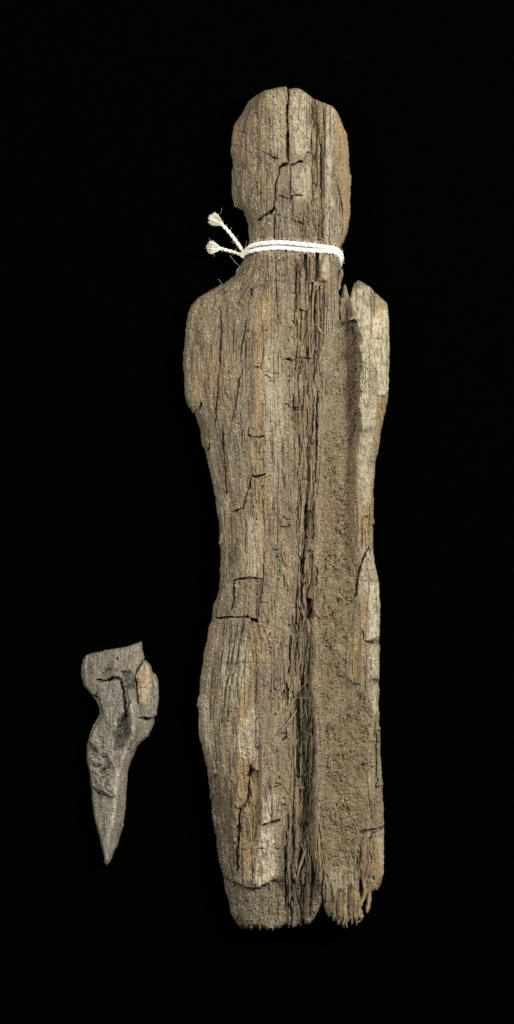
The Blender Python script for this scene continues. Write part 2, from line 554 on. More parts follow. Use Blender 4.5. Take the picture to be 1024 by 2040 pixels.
uH, zH = cv((174, 674), (480, 668), (560, 697), (620, 701), (645, 708), (665, 718), (850, 718), (900, 709), (1060, 712), (1150, 716), (1300, 724), (1500, 735), (1856, 720)), cv((174, 66), (480, 66), (560, 60), (640, 76), (700, 82), (850, 80), (950, 72), (1100, 72), (1300, 73), (1500, 73), (1700, 68), (1856, 58))
zI = cv((174, 50), (480, 54), (560, 58), (800, 62), (1100, 60), (1300, 60), (1600, 58), (1856, 50))
M = R.Z
wavy = 9 * fbm(U / 60, V / 15, 61, 4, 0.65) * sstep(600, 660, V) * sstep(1000, 860, V) * sstep(690, 706, U) * sstep(750, 728, U)
for k in range(R.nv):
    l, r = Ls[k], Rs[k]
    r = max(r, uH[k] + 12)
    l = min(l, uC[k] - 20)
    xs = [l, l + 0.3 * (uC[k] - l), l + 0.62 * (uC[k] - l), uC[k], uD[k], uE[k], uF[k], uG[k], uH[k], uH[k] + 0.6 * (r - uH[k]), r]
    zs = [zA[k], zA[k] + 0.5 * (zC[k] - zA[k]), zA[k] + 0.82 * (zC[k] - zA[k]), zC[k], zD[k], zE[k], zF[k], zG[k], zH[k], zH[k] - 3, zI[k]]
    M[k] = np.interp(U[k] + wavy[k], xs, zs)


def blur(a, k):
    for ax in (0, 1):
        w = np.hanning(k * 2 + 3)
        w /= w.sum()
        p = [(0, 0), (0, 0)]
        p[ax] = (k + 1, k + 1)
        b = np.pad(a, p, mode='edge')
        o = np.zeros_like(a)
        for i, ww in enumerate(w):
            o += ww * (b[i:i + a.shape[0]] if ax == 0 else b[:, i:i + a.shape[1]])
        a = o
    return a


sharp_wall = sstep(625, 650, V) * sstep(890, 850, V) * sstep(694, 704, U) * sstep(734, 726, U)
M = R.Z = blur(M, 6) * (1 - sharp_wall) + M * sharp_wall
# wavy lip of the right-hand rim
d_ed = np.clip(R.sd, 0, 11) / 11
R.Z -= 15 * (1 - np.sqrt(np.clip(1 - (1 - d_ed) ** 2, 0, 1)))
# long undulations
R.Z += 3.0 * fbm(U / 28, V / 160, 2, 2) + 1.8 * fbm(U / 16, V / 40, 4, 2)

# --- zones
uc = cv((174, 633), (300, 632), (480, 634), (500, 616), (700, 612), (900, 610), (1100, 606), (1300, 601), (1450, 605), (1600, 602), (1700, 596), (1856, 594))[:, None]
hw = cv((174, 13), (480, 13), (520, 30), (700, 28), (900, 22), (1100, 20), (1200, 20), (1400, 22), (1600, 26), (1690, 34), (1770, 38), (1856, 20))[:, None]
core = sstep(1.15, 0.8, np.abs(R.Uw - uc) / hw)
ch = np.zeros_like(U)
for pts, val in (([(655, 660), (690, 630), (712, 660), (716, 850), (706, 900), (706, 1080), (706, 1200), (690, 1260), (690, 1330), (715, 1370), (738, 1400), (738, 1560), (730, 1680), (700, 1740), (650, 1730), (640, 1640), (640, 1400), (636, 1240), (640, 1150), (636, 1000), (645, 850)], 1.0),):
    w_ = R._win(pts, 30)
    d = poly_sd(R.Uw[w_], R.Vw[w_], pts)
    ch[w_] = np.maximum(ch[w_], val * sstep(-6, 14, d))
ch *= (0.30 + 0.70 * sstep(800, 930, V)) * (0.45 + 0.55 * sstep(632, 652, U)) * (1 - 0.35 * sstep(1500, 1600, V))
R.tint[..., 3] = ch
footm = np.zeros_like(U)
FOOTP = [(440, 1746), (450, 1749), (470, 1760), (494, 1768), (514, 1768), (530, 1761), (546, 1751), (570, 1758), (600, 1760), (628, 1750), (642, 1770), (642, 1870), (430, 1870)]
footm = sstep(-4, 4, poly_sd(R.Uw, R.Vw, FOOTP) - 8 * sstep(545, 580, U) * (1 + fbm(U / 8, V / 30, 49, 2)))
grainy = np.clip(1 - ch - footm, 0, 1)

# --- grain that follows the shape
t = np.clip((U - Ls[:, None]) / np.maximum(uC[:, None] - Ls[:, None], 30), 0, 1.0)
flow = np.where(U < uC[:, None], uC[:, None] - (1 - t) * 125, U)
flow = flow + 3 * fbm(U / 40, V / 120, 8, 2)
gr = 1.3 * fbm(flow / 6, V / 110, 10, 3) + 1.1 * fbm(flow / 2.6, V / 45, 12, 2)
R.Z += gr * (0.75 + 0.35 * grainy) + ch * 2.2 * fbm(U / 9, V / 140, 13, 2)
R.Z += (1.0 * fbm(U / 2.2, V / 2.6, 14, 2) + 0.9 * fbm(U / 5, V / 6, 16, 2)) * (1 + 0.5 * footm)
# the splintered core: ledges of broken laths
bend = (U - uc) + 5 * fbm(U / 70, V / 150, 17, 2)
lath = vn(bend / 6.0 + 1.2 * fbm(U / 12, V / 90, 18, 2), V / 85, 19)
lath2 = vn(bend / 3.2, V / 40, 20)
corek = core * (0.38 + 0.62 * sstep(1100, 1300, V))
R.Z += corek * (np.round(lath * 6) / 6 * 17 - 9 + (lath2 - 0.5) * 8) + core * 1.5 * fbm(U / 2.6, V / 30, 47, 2)
slit = np.abs(vn(bend / 5.5 + fbm(U / 20, V / 60, 21, 2), V / 70, 22) - 0.5)
R.Z -= corek * 12 * sstep(0.07, 0.02, slit)
# matted rot
f1 = vn(R.Uw / 3.3, R.Vw / 6.5, 24)
f2 = vn(R.Uw / 2.4 + 2, R.Vw / 2.6, 25)
R.Z += ch * 4.5 * fbm(U / 20, V / 26, 27, 4, 0.62)
R.Z -= ch * (4.6 * sstep(0.50, 0.22, f1) + 4.5 * sstep(0.45, 0.2, f2)) * (0.15 + 1.25 * sstep(0.25, 0.75, vn(U / 22, V / 34, 26)))
R.Z += footm * (1.9 * fbm(U / 3, V / 13, 28, 3) + 2.5 * fbm(U / 14, V / 40, 29, 3)) - footm * 2.5 * sstep(0.3, 0.12, vn(U / 4, V / 8, 28))
torn = np.zeros_like(U)
for pts in ([(672, 1770), (722, 1750), (722, 1842), (680, 1848), (650, 1800)], [(718, 1665), (745, 1670), (742, 1760), (730, 1800), (716, 1760)], [(626, 1610), (640, 1640), (655, 1745), (634, 1735)], [(498, 1600), (520, 1590), (515, 1660), (490, 1680)]):
    torn = np.maximum(torn, sstep(-2, 3, poly_sd(U, V, pts)) * sstep(4, 14, R.sd))
R.Z += torn * ((np.round(vn(R.Uw / 5 + 0.02 * V, V / 70, 71) * 5) / 5 - 0.5) * 12 + (vn(R.Uw / 2.3, V / 45, 72) - 0.5) * 6)
# fine drying cracks everywhere, along the grain
rid = np.abs(vn(flow / 8, V / 150, 30) - 0.5)
gate = sstep(0.50, 0.66, vn(flow / 14, V / 70, 33))
R.Z -= grainy * gate * 2.8 * sstep(0.055, 0.015, rid)
rid = np.abs(vn(flow / 4, V / 70, 35) - 0.5)
gate = sstep(0.55, 0.7, vn(flow / 10, V / 40, 36))
R.Z -= grainy * gate * 2.4 * sstep(0.08, 0.03, rid)
# short cross checks
rid = np.abs(vn(U / 11, V / 13, 38) - 0.5)
gate = sstep(0.84, 0.90, vn(U / 9, V / 5, 39)) * sstep(470, 500, U) * sstep(600, 570, U)
R.Z -= grainy * gate * 5.0 * sstep(0.10, 0.04, rid)
# pits
R.Z -= 2.6 * sstep(0.84, 0.97, vn(U / 3.0, V / 4.5, 41)) * (0.4 + grainy) * sstep(0.35, 0.7, vn(U / 40, V / 60, 42))
# broken, uneven skin
R.Z += grainy * (1.3 * fbm(U / 9, V / 26, 43, 3) + 1.6 * np.round(2.5 * vn(flow / 12, V / 60, 44)) / 2.5)

# --- plates, steps
PL = R.plate
PL([(455, 333), (464, 333), (473, 370), (480, 400), (486, 420), (480, 430), (455, 420)], -28, 1.2)                                   # ear below the head's edge
PL([(622, 180), (650, 195), (646, 300), (640, 420), (640, 480), (622, 480), (622, 300)], -6, 2)
PL([(614, 503), (627, 503), (626, 540), (624, 565), (612, 565)], 7)
PL([(634, 505), (650, 505), (652, 560), (640, 560)], 4)
PL([(628, 508), (634, 508), (632, 562), (627, 562)], -12)
PL([(605, 508), (613, 508), (611, 558), (608, 560)], -10)
PL([(595, 615), (612, 620), (611, 690), (592, 686)], -8)
PL([(601, 717), (622, 717), (612, 760), (598, 800), (594, 770)], 5)
PL([(584, 785), (604, 788), (602, 815), (583, 813)], 3)
PL([(584, 815), (602, 817), (598, 852), (583, 850)], -7)
PL([(609, 1018), (625, 1018), (625, 1076), (607, 1076)], -9)
PL([(612, 1075), (626, 1075), (626, 1096), (610, 1096)], 5)
PL([(467, 1155), (519, 1153), (518, 1228), (464, 1228)], -3)
PL([(414, 1233), (500, 1233), (512, 1240), (510, 1320), (440, 1320), (400, 1330)], 2, 3)
PL([(693, 1256), (720, 1256), (724, 1300), (720, 1362), (705, 1360), (692, 1345), (689, 1300)], 5)
PL([(728, 1276), (757, 1270), (758, 1180), (732, 1190)], 3, 2)
PL([(748, 1455), (770, 1455), (772, 1600), (752, 1600)], -9, 1.2)
PL([(700, 560), (714, 550), (735, 570), (745, 620), (735, 650), (712, 655), (698, 635)], 2, 3)
PL([(741, 590), (780, 600), (780, 870), (752, 870), (750, 790), (747, 690)], -4, 2)
d_ft = poly_sd(R.Uw, R.Vw, FOOTP)
soft_ft = 3.5 + 16 * sstep(540, 575, U)
R.Z -= 9 * sstep(-1, 1, np.clip(d_ft / soft_ft, -1, 1))
PL([(589, 1380), (597, 1375), (598, 1450), (597, 1550), (590, 1548)], -22, 1.5)
PL([(599, 1575), (624, 1580), (622, 1640), (602, 1660), (594, 1640)], -13, 2)
PL([(612, 1190), (624, 1195), (623, 1232), (609, 1230)], -20, 2)
# lower left: peeled layers
PL([(483, 1490), (508, 1485), (508, 1512), (499, 1522), (496, 1543), (480, 1540), (474, 1560), (466, 1600), (450, 1560), (470, 1500)], 3, 2)
PL([(488, 1540), (496, 1547), (491, 1580), (490, 1596), (478, 1612), (466, 1604), (470, 1570), (476, 1545)], 5, 1)
PL([(498, 1528), (515, 1535), (520, 1600), (520, 1640), (504, 1765), (481, 1760), (481, 1640), (488, 1610), (492, 1580)], -9, 1.2)
PL([(463, 1612), (475, 1612), (473, 1680), (462, 1676)], 4, 1)
PL([(482, 1692), (503, 1694), (502, 1765), (482, 1758)], 4, 1)
PL([(518, 1645), (550, 1638), (547, 1742), (514, 1768), (500, 1750), (502, 1690)], 4, 1)
PL([(718, 1655), (770, 1645), (770, 1790), (716, 1790), (712, 1740)], -8, 2)
PL([(425, 1545), (433, 1545), (440, 1600), (432, 1640), (424, 1620)], -6, 3)

# --- drawn cracks
for pts, w, d in [
    ([(574, 176), (573, 200), (571, 230), (573, 262), (572, 300), (572, 330)], 5.5, 24), ([(577, 333), (578, 370), (577, 405)], 2.6, 9),
    ([(554, 333), (562, 331), (571, 328)], 6, 20), ([(576, 331), (588, 327), (600, 323), (605, 323)], 6, 20),
    ([(522, 303), (535, 310), (545, 317), (553, 318)], 3.4, 10), ([(556, 335), (553, 348), (551, 360), (547, 370), (546, 390), (545, 415)], 3.4, 12),
    ([(554, 391), (565, 396), (574, 396)], 3.4, 9), ([(578, 400), (582, 391), (592, 391), (603, 390)], 3.6, 12), ([(606, 310), (612, 306), (620, 305)], 3.4, 10),
    ([(621, 190), (620, 250), (618, 290), (621, 330), (622, 390), (621, 430)], 3.2, 12), ([(624, 212), (624, 235), (625, 254)], 8, 18),
    ([(645, 215), (646, 240), (647, 290), (643, 320)], 2.6, 8), ([(633, 250), (637, 290), (640, 330), (641, 400), (641, 440), (642, 495)], 3.8, 15),
    ([(655, 380), (655, 440), (654, 480)], 2, 5), ([(664, 230), (665, 290), (663, 360)], 2, 5), ([(672, 365), (677, 390), (682, 420), (681, 450), (679, 480)], 3.4, 8),
    ([(514, 441), (522, 434), (530, 428), (538, 424), (545, 416)], 7.5, 22), ([(547, 415), (547, 432), (547, 482)], 3, 11), ([(548, 428), (558, 430)], 4, 9),
    ([(581, 437), (588, 443), (596, 446), (604, 448)], 5.5, 16), ([(582, 398), (583, 437)], 2, 7), ([(604, 420), (604, 448), (598, 476)], 2.4, 7), ([(612, 400), (611, 450)], 2, 6),
    ([(505, 372), (499, 392)], 3, 7), ([(512, 320), (514, 330), (517, 340)], 3, 5), ([(519, 434), (506, 440), (503, 460)], 2.5, 7), ([(626, 400), (627, 470)], 2.2, 7), ([(633, 420), (632, 490)], 2, 6),
    # torso, left panel
    ([(440, 612), (441, 650), (443, 658), (441, 680), (440, 700), (438, 740), (434, 780), (431, 820), (429, 850)], 3.2, 11), ([(443, 656), (444, 662)], 5, 9),
    ([(444, 845), (446, 900), (448, 930), (450, 960), (452, 985)], 3, 10), ([(492, 636), (488, 660), (482, 690), (479, 722)], 2.8, 9), ([(491, 676), (490, 715)], 2.2, 6),
    ([(484, 738), (479, 750), (477, 760), (474, 775), (472, 800), (467, 820), (464, 840)], 3, 9), ([(507, 731), (515, 733)], 3, 9), ([(524, 640), (525, 700), (519, 735)], 2.4, 7),
    ([(496, 850), (496, 865), (503, 873), (515, 871), (526, 869)], 3.4, 13), ([(402, 801), (399, 816)], 4.5, 12), ([(418, 885), (416, 893), (412, 898)], 3.5, 10),
    ([(503, 946), (509, 951), (516, 949), (528, 944)], 4.8, 17), ([(460, 1021), (468, 1019), (475, 1015), (487, 1012), (491, 995), (497, 975), (501, 952)], 3.8, 13),
    ([(471, 1021), (474, 1015)], 5, 10), ([(452, 975), (452, 985), (457, 979)], 3.5, 9), ([(460, 1025), (461, 1060), (461, 1100), (463, 1150)], 2, 6), ([(490, 1035), (489, 1060), (487, 1100)], 2.2, 6),
    ([(527, 950), (527, 1000), (527, 1065)], 2, 6), ([(526, 1100), (524, 1140), (521, 1190), (516, 1228)], 3, 9), ([(445, 575), (450, 585)], 3, 7), ([(501, 575), (502, 592)], 5, 9),
    ([(399, 600), (405, 625)], 2, 5), ([(484, 860), (482, 890)], 3, 7), ([(467, 840), (478, 845), (485, 860)], 2.5, 6), ([(503, 650), (505, 735)], 1.8, 4),
    ([(569, 716), (575, 716), (582, 719)], 4, 12), ([(575, 654), (583, 656)], 3, 8), ([(566, 806), (572, 806), (576, 811)], 3.4, 9), ([(525, 748), (532, 750), (538, 753)], 2.5, 7),
    ([(560, 870), (565, 930)], 2, 5), ([(566, 945), (566, 975)], 3, 8), ([(558, 1080), (560, 1110), (566, 1130)], 2.6, 8), ([(565, 1145), (565, 1170)], 3, 9),
    # waist block and thigh break
    ([(463, 1156), (475, 1153), (490, 1152), (500, 1150), (508, 1151), (520, 1153)], 4.6, 16), ([(465, 1155), (466, 1175), (465, 1200), (462, 1216)], 4.4, 12),
    ([(429, 1230), (434, 1232), (442, 1231), (455, 1229), (466, 1229), (478, 1229), (489, 1231)], 4.6, 16), ([(487, 1230), (496, 1229)], 10, 24), ([(502, 1231), (509, 1235), (513, 1237)], 11, 28),
    ([(515, 1245), (516, 1268)], 3, 9), ([(517, 1272), (526, 1272)], 2.5, 6),
    ([(460, 1240), (460, 1268), (458, 1290), (455, 1310), (449, 1345)], 3.6, 8), ([(473, 1240), (468, 1280), (460, 1325), (450, 1370), (446, 1420)], 3.4, 8), ([(486, 1242), (478, 1290), (468, 1330), (458, 1370), (453, 1440)], 3.4, 8),
    ([(446, 1240), (444, 1300), (436, 1340)], 2.6, 7), ([(497, 1250), (488, 1320), (478, 1370)], 2.4, 6), ([(425, 1330), (420, 1370), (418, 1440)], 2.6, 7), ([(442, 1370), (441, 1450)], 2.6, 7),
    ([(428, 1450), (431, 1530)], 2.2, 6), ([(512, 1300), (511, 1370), (510, 1440), (509, 1490)], 2.6, 7), ([(437, 1430), (438, 1520)], 2.2, 6), ([(456, 1500), (459, 1590)], 2.2, 6), ([(470, 1440), (472, 1520)], 2.2, 6),
    ([(535, 1560), (540, 1600), (541, 1630)], 2, 6), ([(545, 1567), (552, 1566), (558, 1563)], 3, 9),
    # lower left
    ([(480, 1611), (478, 1650), (474, 1690), (473, 1735)], 7.5, 22), ([(500, 1523), (495, 1550), (493, 1590), (484, 1614)], 6, 13), ([(524, 1642), (532, 1640), (540, 1637), (550, 1635), (557, 1630)], 4.6, 13),
    ([(481, 1692), (488, 1693), (494, 1694)], 4, 11), ([(512, 1691), (528, 1688)], 2.6, 8), ([(541, 1612), (540, 1640)], 2.2, 6), ([(478, 1726), (483, 1730), (484, 1745)], 3, 8), ([(501, 1690), (505, 1764)], 2.6, 8),
    ([(512, 1640), (504, 1700)], 2.4, 7), ([(495, 1640), (494, 1690)], 2, 6), ([(488, 1545), (495, 1546)], 5, 8), ([(496, 1570), (499, 1585)], 5, 9), ([(508, 1607), (508, 1615)], 5, 8),
    # fissures of the core
    ([(548, 505), (549, 525), (550, 560), (551, 612)], 2.6, 8), ([(553, 560), (565, 565)], 2, 5), ([(577, 584), (586, 586)], 3, 8), ([(588, 518), (588, 560), (589, 600), (586, 645)], 4, 13), ([(595, 520), (596, 560), (598, 600)], 3, 11),
    ([(592, 640), (591, 690), (589, 742)], 4, 16), ([(622, 566), (621, 600), (622, 650)], 4, 14), ([(629, 575), (626, 640), (627, 700), (626, 764)], 4.4, 19), ([(636, 566), (635, 600), (633, 640)], 3.4, 13), ([(645, 562), (645, 610), (643, 690)], 3, 11),
    ([(636, 562), (650, 564)], 4, 12), ([(645, 605), (652, 612)], 3.4, 10), ([(610, 690), (613, 714), (624, 717)], 3.6, 12), ([(592, 712), (604, 713), (622, 717)], 3.6, 12), ([(603, 716), (597, 740), (594, 756)], 3.4, 10),
    ([(612, 650), (613, 690)], 3, 10), ([(617, 660), (616, 712)], 3, 9), ([(605, 772), (604, 790), (602, 816)], 4, 15), ([(585, 786), (583, 820), (581, 850), (588, 856)], 4.4, 15), ([(583, 813), (592, 813), (603, 815)], 3, 9),
    ([(598, 852), (597, 880), (594, 930), (592, 947)], 4, 14), ([(632, 780), (631, 840), (630, 880), (628, 930), (627, 962)], 5, 20), ([(625, 790), (622, 850), (620, 885)], 4.4, 15), ([(612, 808), (611, 870)], 3, 10), ([(641, 740), (640, 800)], 2.6, 8),
    ([(617, 890), (616, 930), (614, 980), (611, 1012)], 4.4, 16), ([(612, 1005), (608, 1040), (606, 1080), (602, 1110), (597, 1138)], 6, 21), ([(597, 972), (596, 1000), (594, 1060)], 3.2, 11), ([(625, 960), (625, 1010), (625, 1066)], 3.4, 13),
    ([(621, 1098), (621, 1120)], 3, 11), ([(632, 1130), (628, 1165)], 3, 10), ([(596, 1110), (598, 1150), (599, 1185), (596, 1240), (594, 1300)], 4.4, 16), ([(605, 1110), (602, 1150), (601, 1200), (601, 1260)], 4.4, 17),
    ([(591, 1150), (590, 1210), (588, 1270)], 3, 10), ([(608, 1290), (606, 1340), (600, 1390)], 4.6, 14), ([(618, 1280), (617, 1360)], 4, 12), ([(580, 1268), (578, 1300), (577, 1340)], 4.6, 13), ([(573, 1360), (573, 1405)], 5.5, 15), ([(566, 1375), (563, 1395)], 4, 11),
    ([(571, 1454), (570, 1468), (562, 1473)], 4, 13), ([(580, 1420), (572, 1440)], 4, 11), ([(624, 1420), (624, 1500), (623, 1640)], 4, 15), ([(608, 1420), (606, 1500), (604, 1560)], 3.4, 10), ([(616, 1400), (614, 1560)], 2.6, 7),
    ([(569, 1655), (568, 1700), (568, 1742)], 5.5, 18), ([(574, 1622), (574, 1660)], 5.5, 16), ([(600, 1688), (596, 1715), (590, 1742)], 6, 18), ([(586, 1750), (585, 1760)], 5, 12), ([(582, 1640), (583, 1720)], 3, 9), ([(612, 1640), (611, 1720), (606, 1770)], 3, 10),
    ([(552, 1790), (553, 1830)], 3.4, 8), ([(580, 1800), (581, 1826)], 5, 12), ([(595, 1780), (596, 1845)], 2.6, 8), ([(606, 1760), (604, 1800)], 2.6, 7), ([(535, 1806), (536, 1822)], 3, 7), ([(484, 1800), (487, 1808)], 5, 6), ([(568, 1775), (570, 1800)], 4, 9),
    # right side
    ([(734, 1090), (728, 1100), (720, 1120), (714, 1142), (709, 1170), (707, 1188)], 5.5, 17), ([(720, 1048), (720, 1092)], 2.6, 8), ([(711, 1000), (711, 1070)], 2.2, 6), ([(724, 1032), (732, 1029)], 3, 8), ([(735, 1010), (736, 1045)], 2.2, 6),
    ([(727, 1277), (737, 1280), (747, 1277), (757, 1270)], 8, 19), ([(743, 1354), (748, 1357), (756, 1350)], 4.6, 13), ([(737, 1332), (742, 1331)], 3, 7), ([(718, 1256), (724, 1262), (722, 1275)], 3.4, 9), ([(729, 1285), (727, 1340), (728, 1380)], 2.2, 6),
    ([(747, 1435), (745, 1470)], 2.4, 8), ([(749, 1460), (749, 1500), (750, 1540), (751, 1572)], 4.4, 14), ([(746, 1478), (758, 1480)], 3.4, 9), ([(740, 1528), (749, 1528)], 3, 8), ([(751, 1568), (763, 1567)], 3.4, 10), ([(737, 1425), (735, 1428), (740, 1428)], 3, 7), ([(738, 1478), (742, 1477)], 3.4, 8),
    ([(738, 1608), (735, 1570)], 2.4, 7), ([(760, 1598), (752, 1600)], 3, 8), ([(764, 1648), (755, 1655), (744, 1658), (736, 1672)], 4.4, 12), ([(722, 1655), (724, 1662)], 6, 12), ([(712, 1690), (712, 1735)], 5, 14), ([(726, 1665), (730, 1720), (724, 1755)], 3, 9), ([(735, 1690), (730, 1750)], 3, 9), ([(740, 1700), (741, 1730)], 3, 8),
    ([(740, 1748), (744, 1751)], 9, 14), ([(716, 1700), (719, 1750), (716, 1780)], 3, 8), ([(694, 1735), (696, 1760), (690, 1820)], 2.6, 8), ([(660, 1760), (665, 1800), (676, 1830)], 3, 9), ([(680, 1770), (684, 1830)], 3, 9), ([(706, 1780), (704, 1830)], 2.6, 8),
    ([(637, 1640), (640, 1700), (645, 1745)], 2.6, 9), ([(629, 1640), (632, 1700)], 2.6, 9), ([(643, 1745), (642, 1800)], 4, 14), ([(651, 1760), (648, 1800)], 2.6, 8),
    ([(674, 560), (676, 600), (676, 640)], 3.4, 14), ([(675, 665), (674, 700), (672, 740)], 2.6, 8), ([(749, 674), (756, 677)], 3, 7), ([(750, 790), (768, 792)], 3, 8), ([(738, 890), (738, 930)], 2, 5), ([(735, 920), (747, 922)], 2.4, 6), ([(746, 735), (748, 755)], 3, 6), ([(770, 725), (772, 735)], 3, 6),
    ([(724, 585), (727, 605)], 2.6, 6), ([(696, 640), (706, 636), (712, 645)], 4, 10),
]:
    if 578 < pts[0][0] < 652 and pts[0][1] < 1000:
        w, d = w * 0.8, d * 0.72
    elif d < 9:
        d *= 0.75
    R.crack(pts, w, d)
for pts, w, d in [([(486, 215), (487, 260), (488, 330)], 8, 4), ([(511, 190), (511, 250), (511, 320), (507, 360)], 8, 4.5), ([(528, 200), (529, 300)], 6, 2), ([(498, 640), (495, 850)], 16, 3), ([(540, 600), (538, 900), (535, 1150)], 14, 2.5),
                  ([(517, 1140), (515, 1240), (512, 1330)], 8, -3), ([(455, 1300), (440, 1480)], 10, 3), ([(475, 1300), (462, 1480)], 8, 2.5), ([(497, 1320), (487, 1470)], 8, 2.5), ([(661, 230), (664, 340), (662, 470)], 8, -4), ([(672, 240), (673, 340)], 8, 3)]:
    R.dent(pts, w, d)

# curled lip at the head of the hollow
w_ = R._win([(690, 615), (725, 680)], 10)
d_lip, s_lip = line_d(R.Uw[w_], R.Vw[w_], [(698, 636), (706, 631), (713, 638), (717, 652)])
R.Z[w_] = np.maximum(R.Z[w_], (84 - 6 * s_lip) * sstep(9, 3, d_lip) + 2 * fbm(U[w_] / 4, V[w_] / 4, 81, 2))
# --- pigment, with some shade painted into the dark channel
ST = R.stain
for p in ([(520, 195), (530, 195), (530, 300), (522, 300)], [(513, 322), (522, 326), (521, 340), (512, 338)], [(522, 350), (533, 350), (534, 400), (524, 400)],
          [(464, 240), (480, 235), (470, 300), (462, 300)], [(630, 210), (644, 220), (641, 300), (628, 290)], [(668, 240), (684, 256), (696, 300), (697, 440), (684, 470), (677, 400), (674, 330)],
          [(528, 575), (544, 570), (542, 610), (527, 680), (524, 760), (519, 860), (521, 946), (508, 946), (505, 870), (507, 735), (500, 720), (505, 650)],
          [(382, 735), (412, 730), (405, 800), (385, 790)], [(416, 700), (436, 690), (430, 790), (422, 830)], [(440, 720), (456, 720), (452, 760), (442, 755)], [(474, 735), (490, 735), (486, 765), (478, 770)],
          [(740, 590), (768, 606), (764, 660), (748, 690), (744, 640)], [(752, 795), (772, 785), (760, 850), (756, 890), (746, 890), (750, 840)], [(594, 618), (612, 622), (610, 688), (592, 684)],
          [(508, 955), (527, 955), (526, 1150), (512, 1150)], [(566, 1090), (578, 1080), (575, 1160), (566, 1160)], [(505, 1236), (517, 1240), (515, 1330), (502, 1325)], [(474, 1370), (500, 1340), (500, 1440), (480, 1450)],
          [(695, 1262), (722, 1270), (720, 1362), (700, 1350)], [(716, 1200), (735, 1170), (732, 1250), (716, 1252)], [(478, 1480), (508, 1485), (506, 1512), (498, 1522), (492, 1594), (478, 1612), (468, 1600), (474, 1545)],
          [(500, 1545), (522, 1500), (524, 1580), (518, 1640), (504, 1760), (484, 1760), (482, 1640), (494, 1600)], [(463, 1612), (474, 1612), (472, 1680), (463, 1676)], [(675, 1570), (720, 1560), (715, 1620), (670, 1630)],
          [(716, 1660), (763, 1680), (764, 1740), (745, 1776), (730, 1820), (716, 1790)], [(672, 1780), (722, 1760), (720, 1835), (680, 1848)], [(620, 1600), (640, 1640), (652, 1745), (630, 1720)], [(437, 1060), (446, 1050), (444, 1090), (437, 1090)],
          [(706, 1000), (730, 1000), (736, 1060), (722, 1085)]):
    ST(0, p, 0.72, 7)
for p, v_ in (([(745, 625), (778, 610), (778, 780), (755, 790), (740, 720), (736, 680)], .8), ([(705, 575), (735, 575), (745, 690), (735, 790), (722, 800), (716, 690), (700, 630)], .55), ([(720, 780), (748, 790), (745, 850), (718, 850)], .6),
              ([(706, 880), (745, 850), (742, 960), (712, 960)], .5), ([(725, 950), (740, 950), (738, 1000), (724, 1000)], .6), ([(720, 1090), (748, 1100), (752, 1160), (712, 1200)], .5), ([(735, 1160), (758, 1160), (758, 1275), (730, 1276)], .75),
              ([(730, 1290), (757, 1284), (756, 1350), (732, 1352)], .6), ([(738, 1360), (756, 1360), (752, 1420), (740, 1410)], .6), ([(516, 1645), (548, 1642), (547, 1742), (514, 1768), (502, 1750), (503, 1690)], .85), ([(520, 1590), (545, 1570), (556, 1630), (524, 1642)], .6),
              ([(492, 1420), (512, 1400), (510, 1500), (482, 1520), (462, 1480)], .55), ([(400, 1380), (420, 1380), (425, 1520), (408, 1490)], .4), ([(440, 1300), (500, 1250), (500, 1350), (450, 1420)], .4), ([(582, 190), (612, 190), (618, 300), (600, 320), (582, 300)], .5),
              ([(652, 210), (665, 215), (664, 380), (660, 480), (646, 480), (650, 300)], .5), ([(540, 190), (570, 180), (568, 300), (545, 300)], .3), ([(590, 330), (618, 330), (618, 400), (588, 400)], .4), ([(638, 510), (652, 510), (650, 562), (640, 560)], .6),
              ([(525, 700), (560, 640), (570, 800), (545, 1000), (528, 900)], .35), ([(490, 1030), (520, 1040), (518, 1150), (490, 1150)], .4), ([(655, 1720), (710, 1700), (712, 1780), (660, 1780)], .2), ([(753, 1650), (766, 1650), (766, 1740), (758, 1740)], .5)):
    ST(1, p, v_, 7, 1.0, 7, 20)
for p, v_ in (([(410, 1540), (440, 1540), (470, 1620), (470, 1750), (430, 1750)], .75), ([(440, 560), (490, 510), (545, 510), (530, 600), (480, 640)], .22), ([(370, 600), (440, 560), (510, 560), (505, 800), (440, 980), (390, 820)], .22), ([(462, 240), (520, 185), (545, 250), (545, 420), (470, 420)], .25), ([(556, 335), (576, 335), (575, 420), (546, 430)], .3), ([(430, 1150), (462, 1150), (460, 1230), (420, 1235)], .25), ([(505, 430), (620, 420), (625, 490), (500, 490)], .3),  # head, neck and left panel: form shading put into the colour
              ([(560, 1640), (626, 1620), (640, 1780), (600, 1800), (560, 1760)], .6), ([(598, 1580), (625, 1580), (623, 1660), (598, 1660)], .6), ([(590, 1390), (624, 1390), (622, 1560), (590, 1560)], .5), ([(608, 1190), (625, 1190), (624, 1235), (606, 1235)], .6), ([(596, 1240), (622, 1240), (622, 1380), (600, 1380)], .4),  # groove, pit and fissure floor: recess shade put into the colour
              ([(426, 1300), (442, 1300), (438, 1320), (428, 1316)], .6), ([(450, 1760), (500, 1775), (500, 1850), (470, 1840)], .4), ([(570, 1000), (585, 1000), (580, 1100), (570, 1100)], .35), ([(470, 1630), (482, 1630), (478, 1750), (468, 1740)], .5)):  # last patch: shade of the deep slot, put into the colour
    ST(2, p, v_, 8, 1.0, 8, 20)

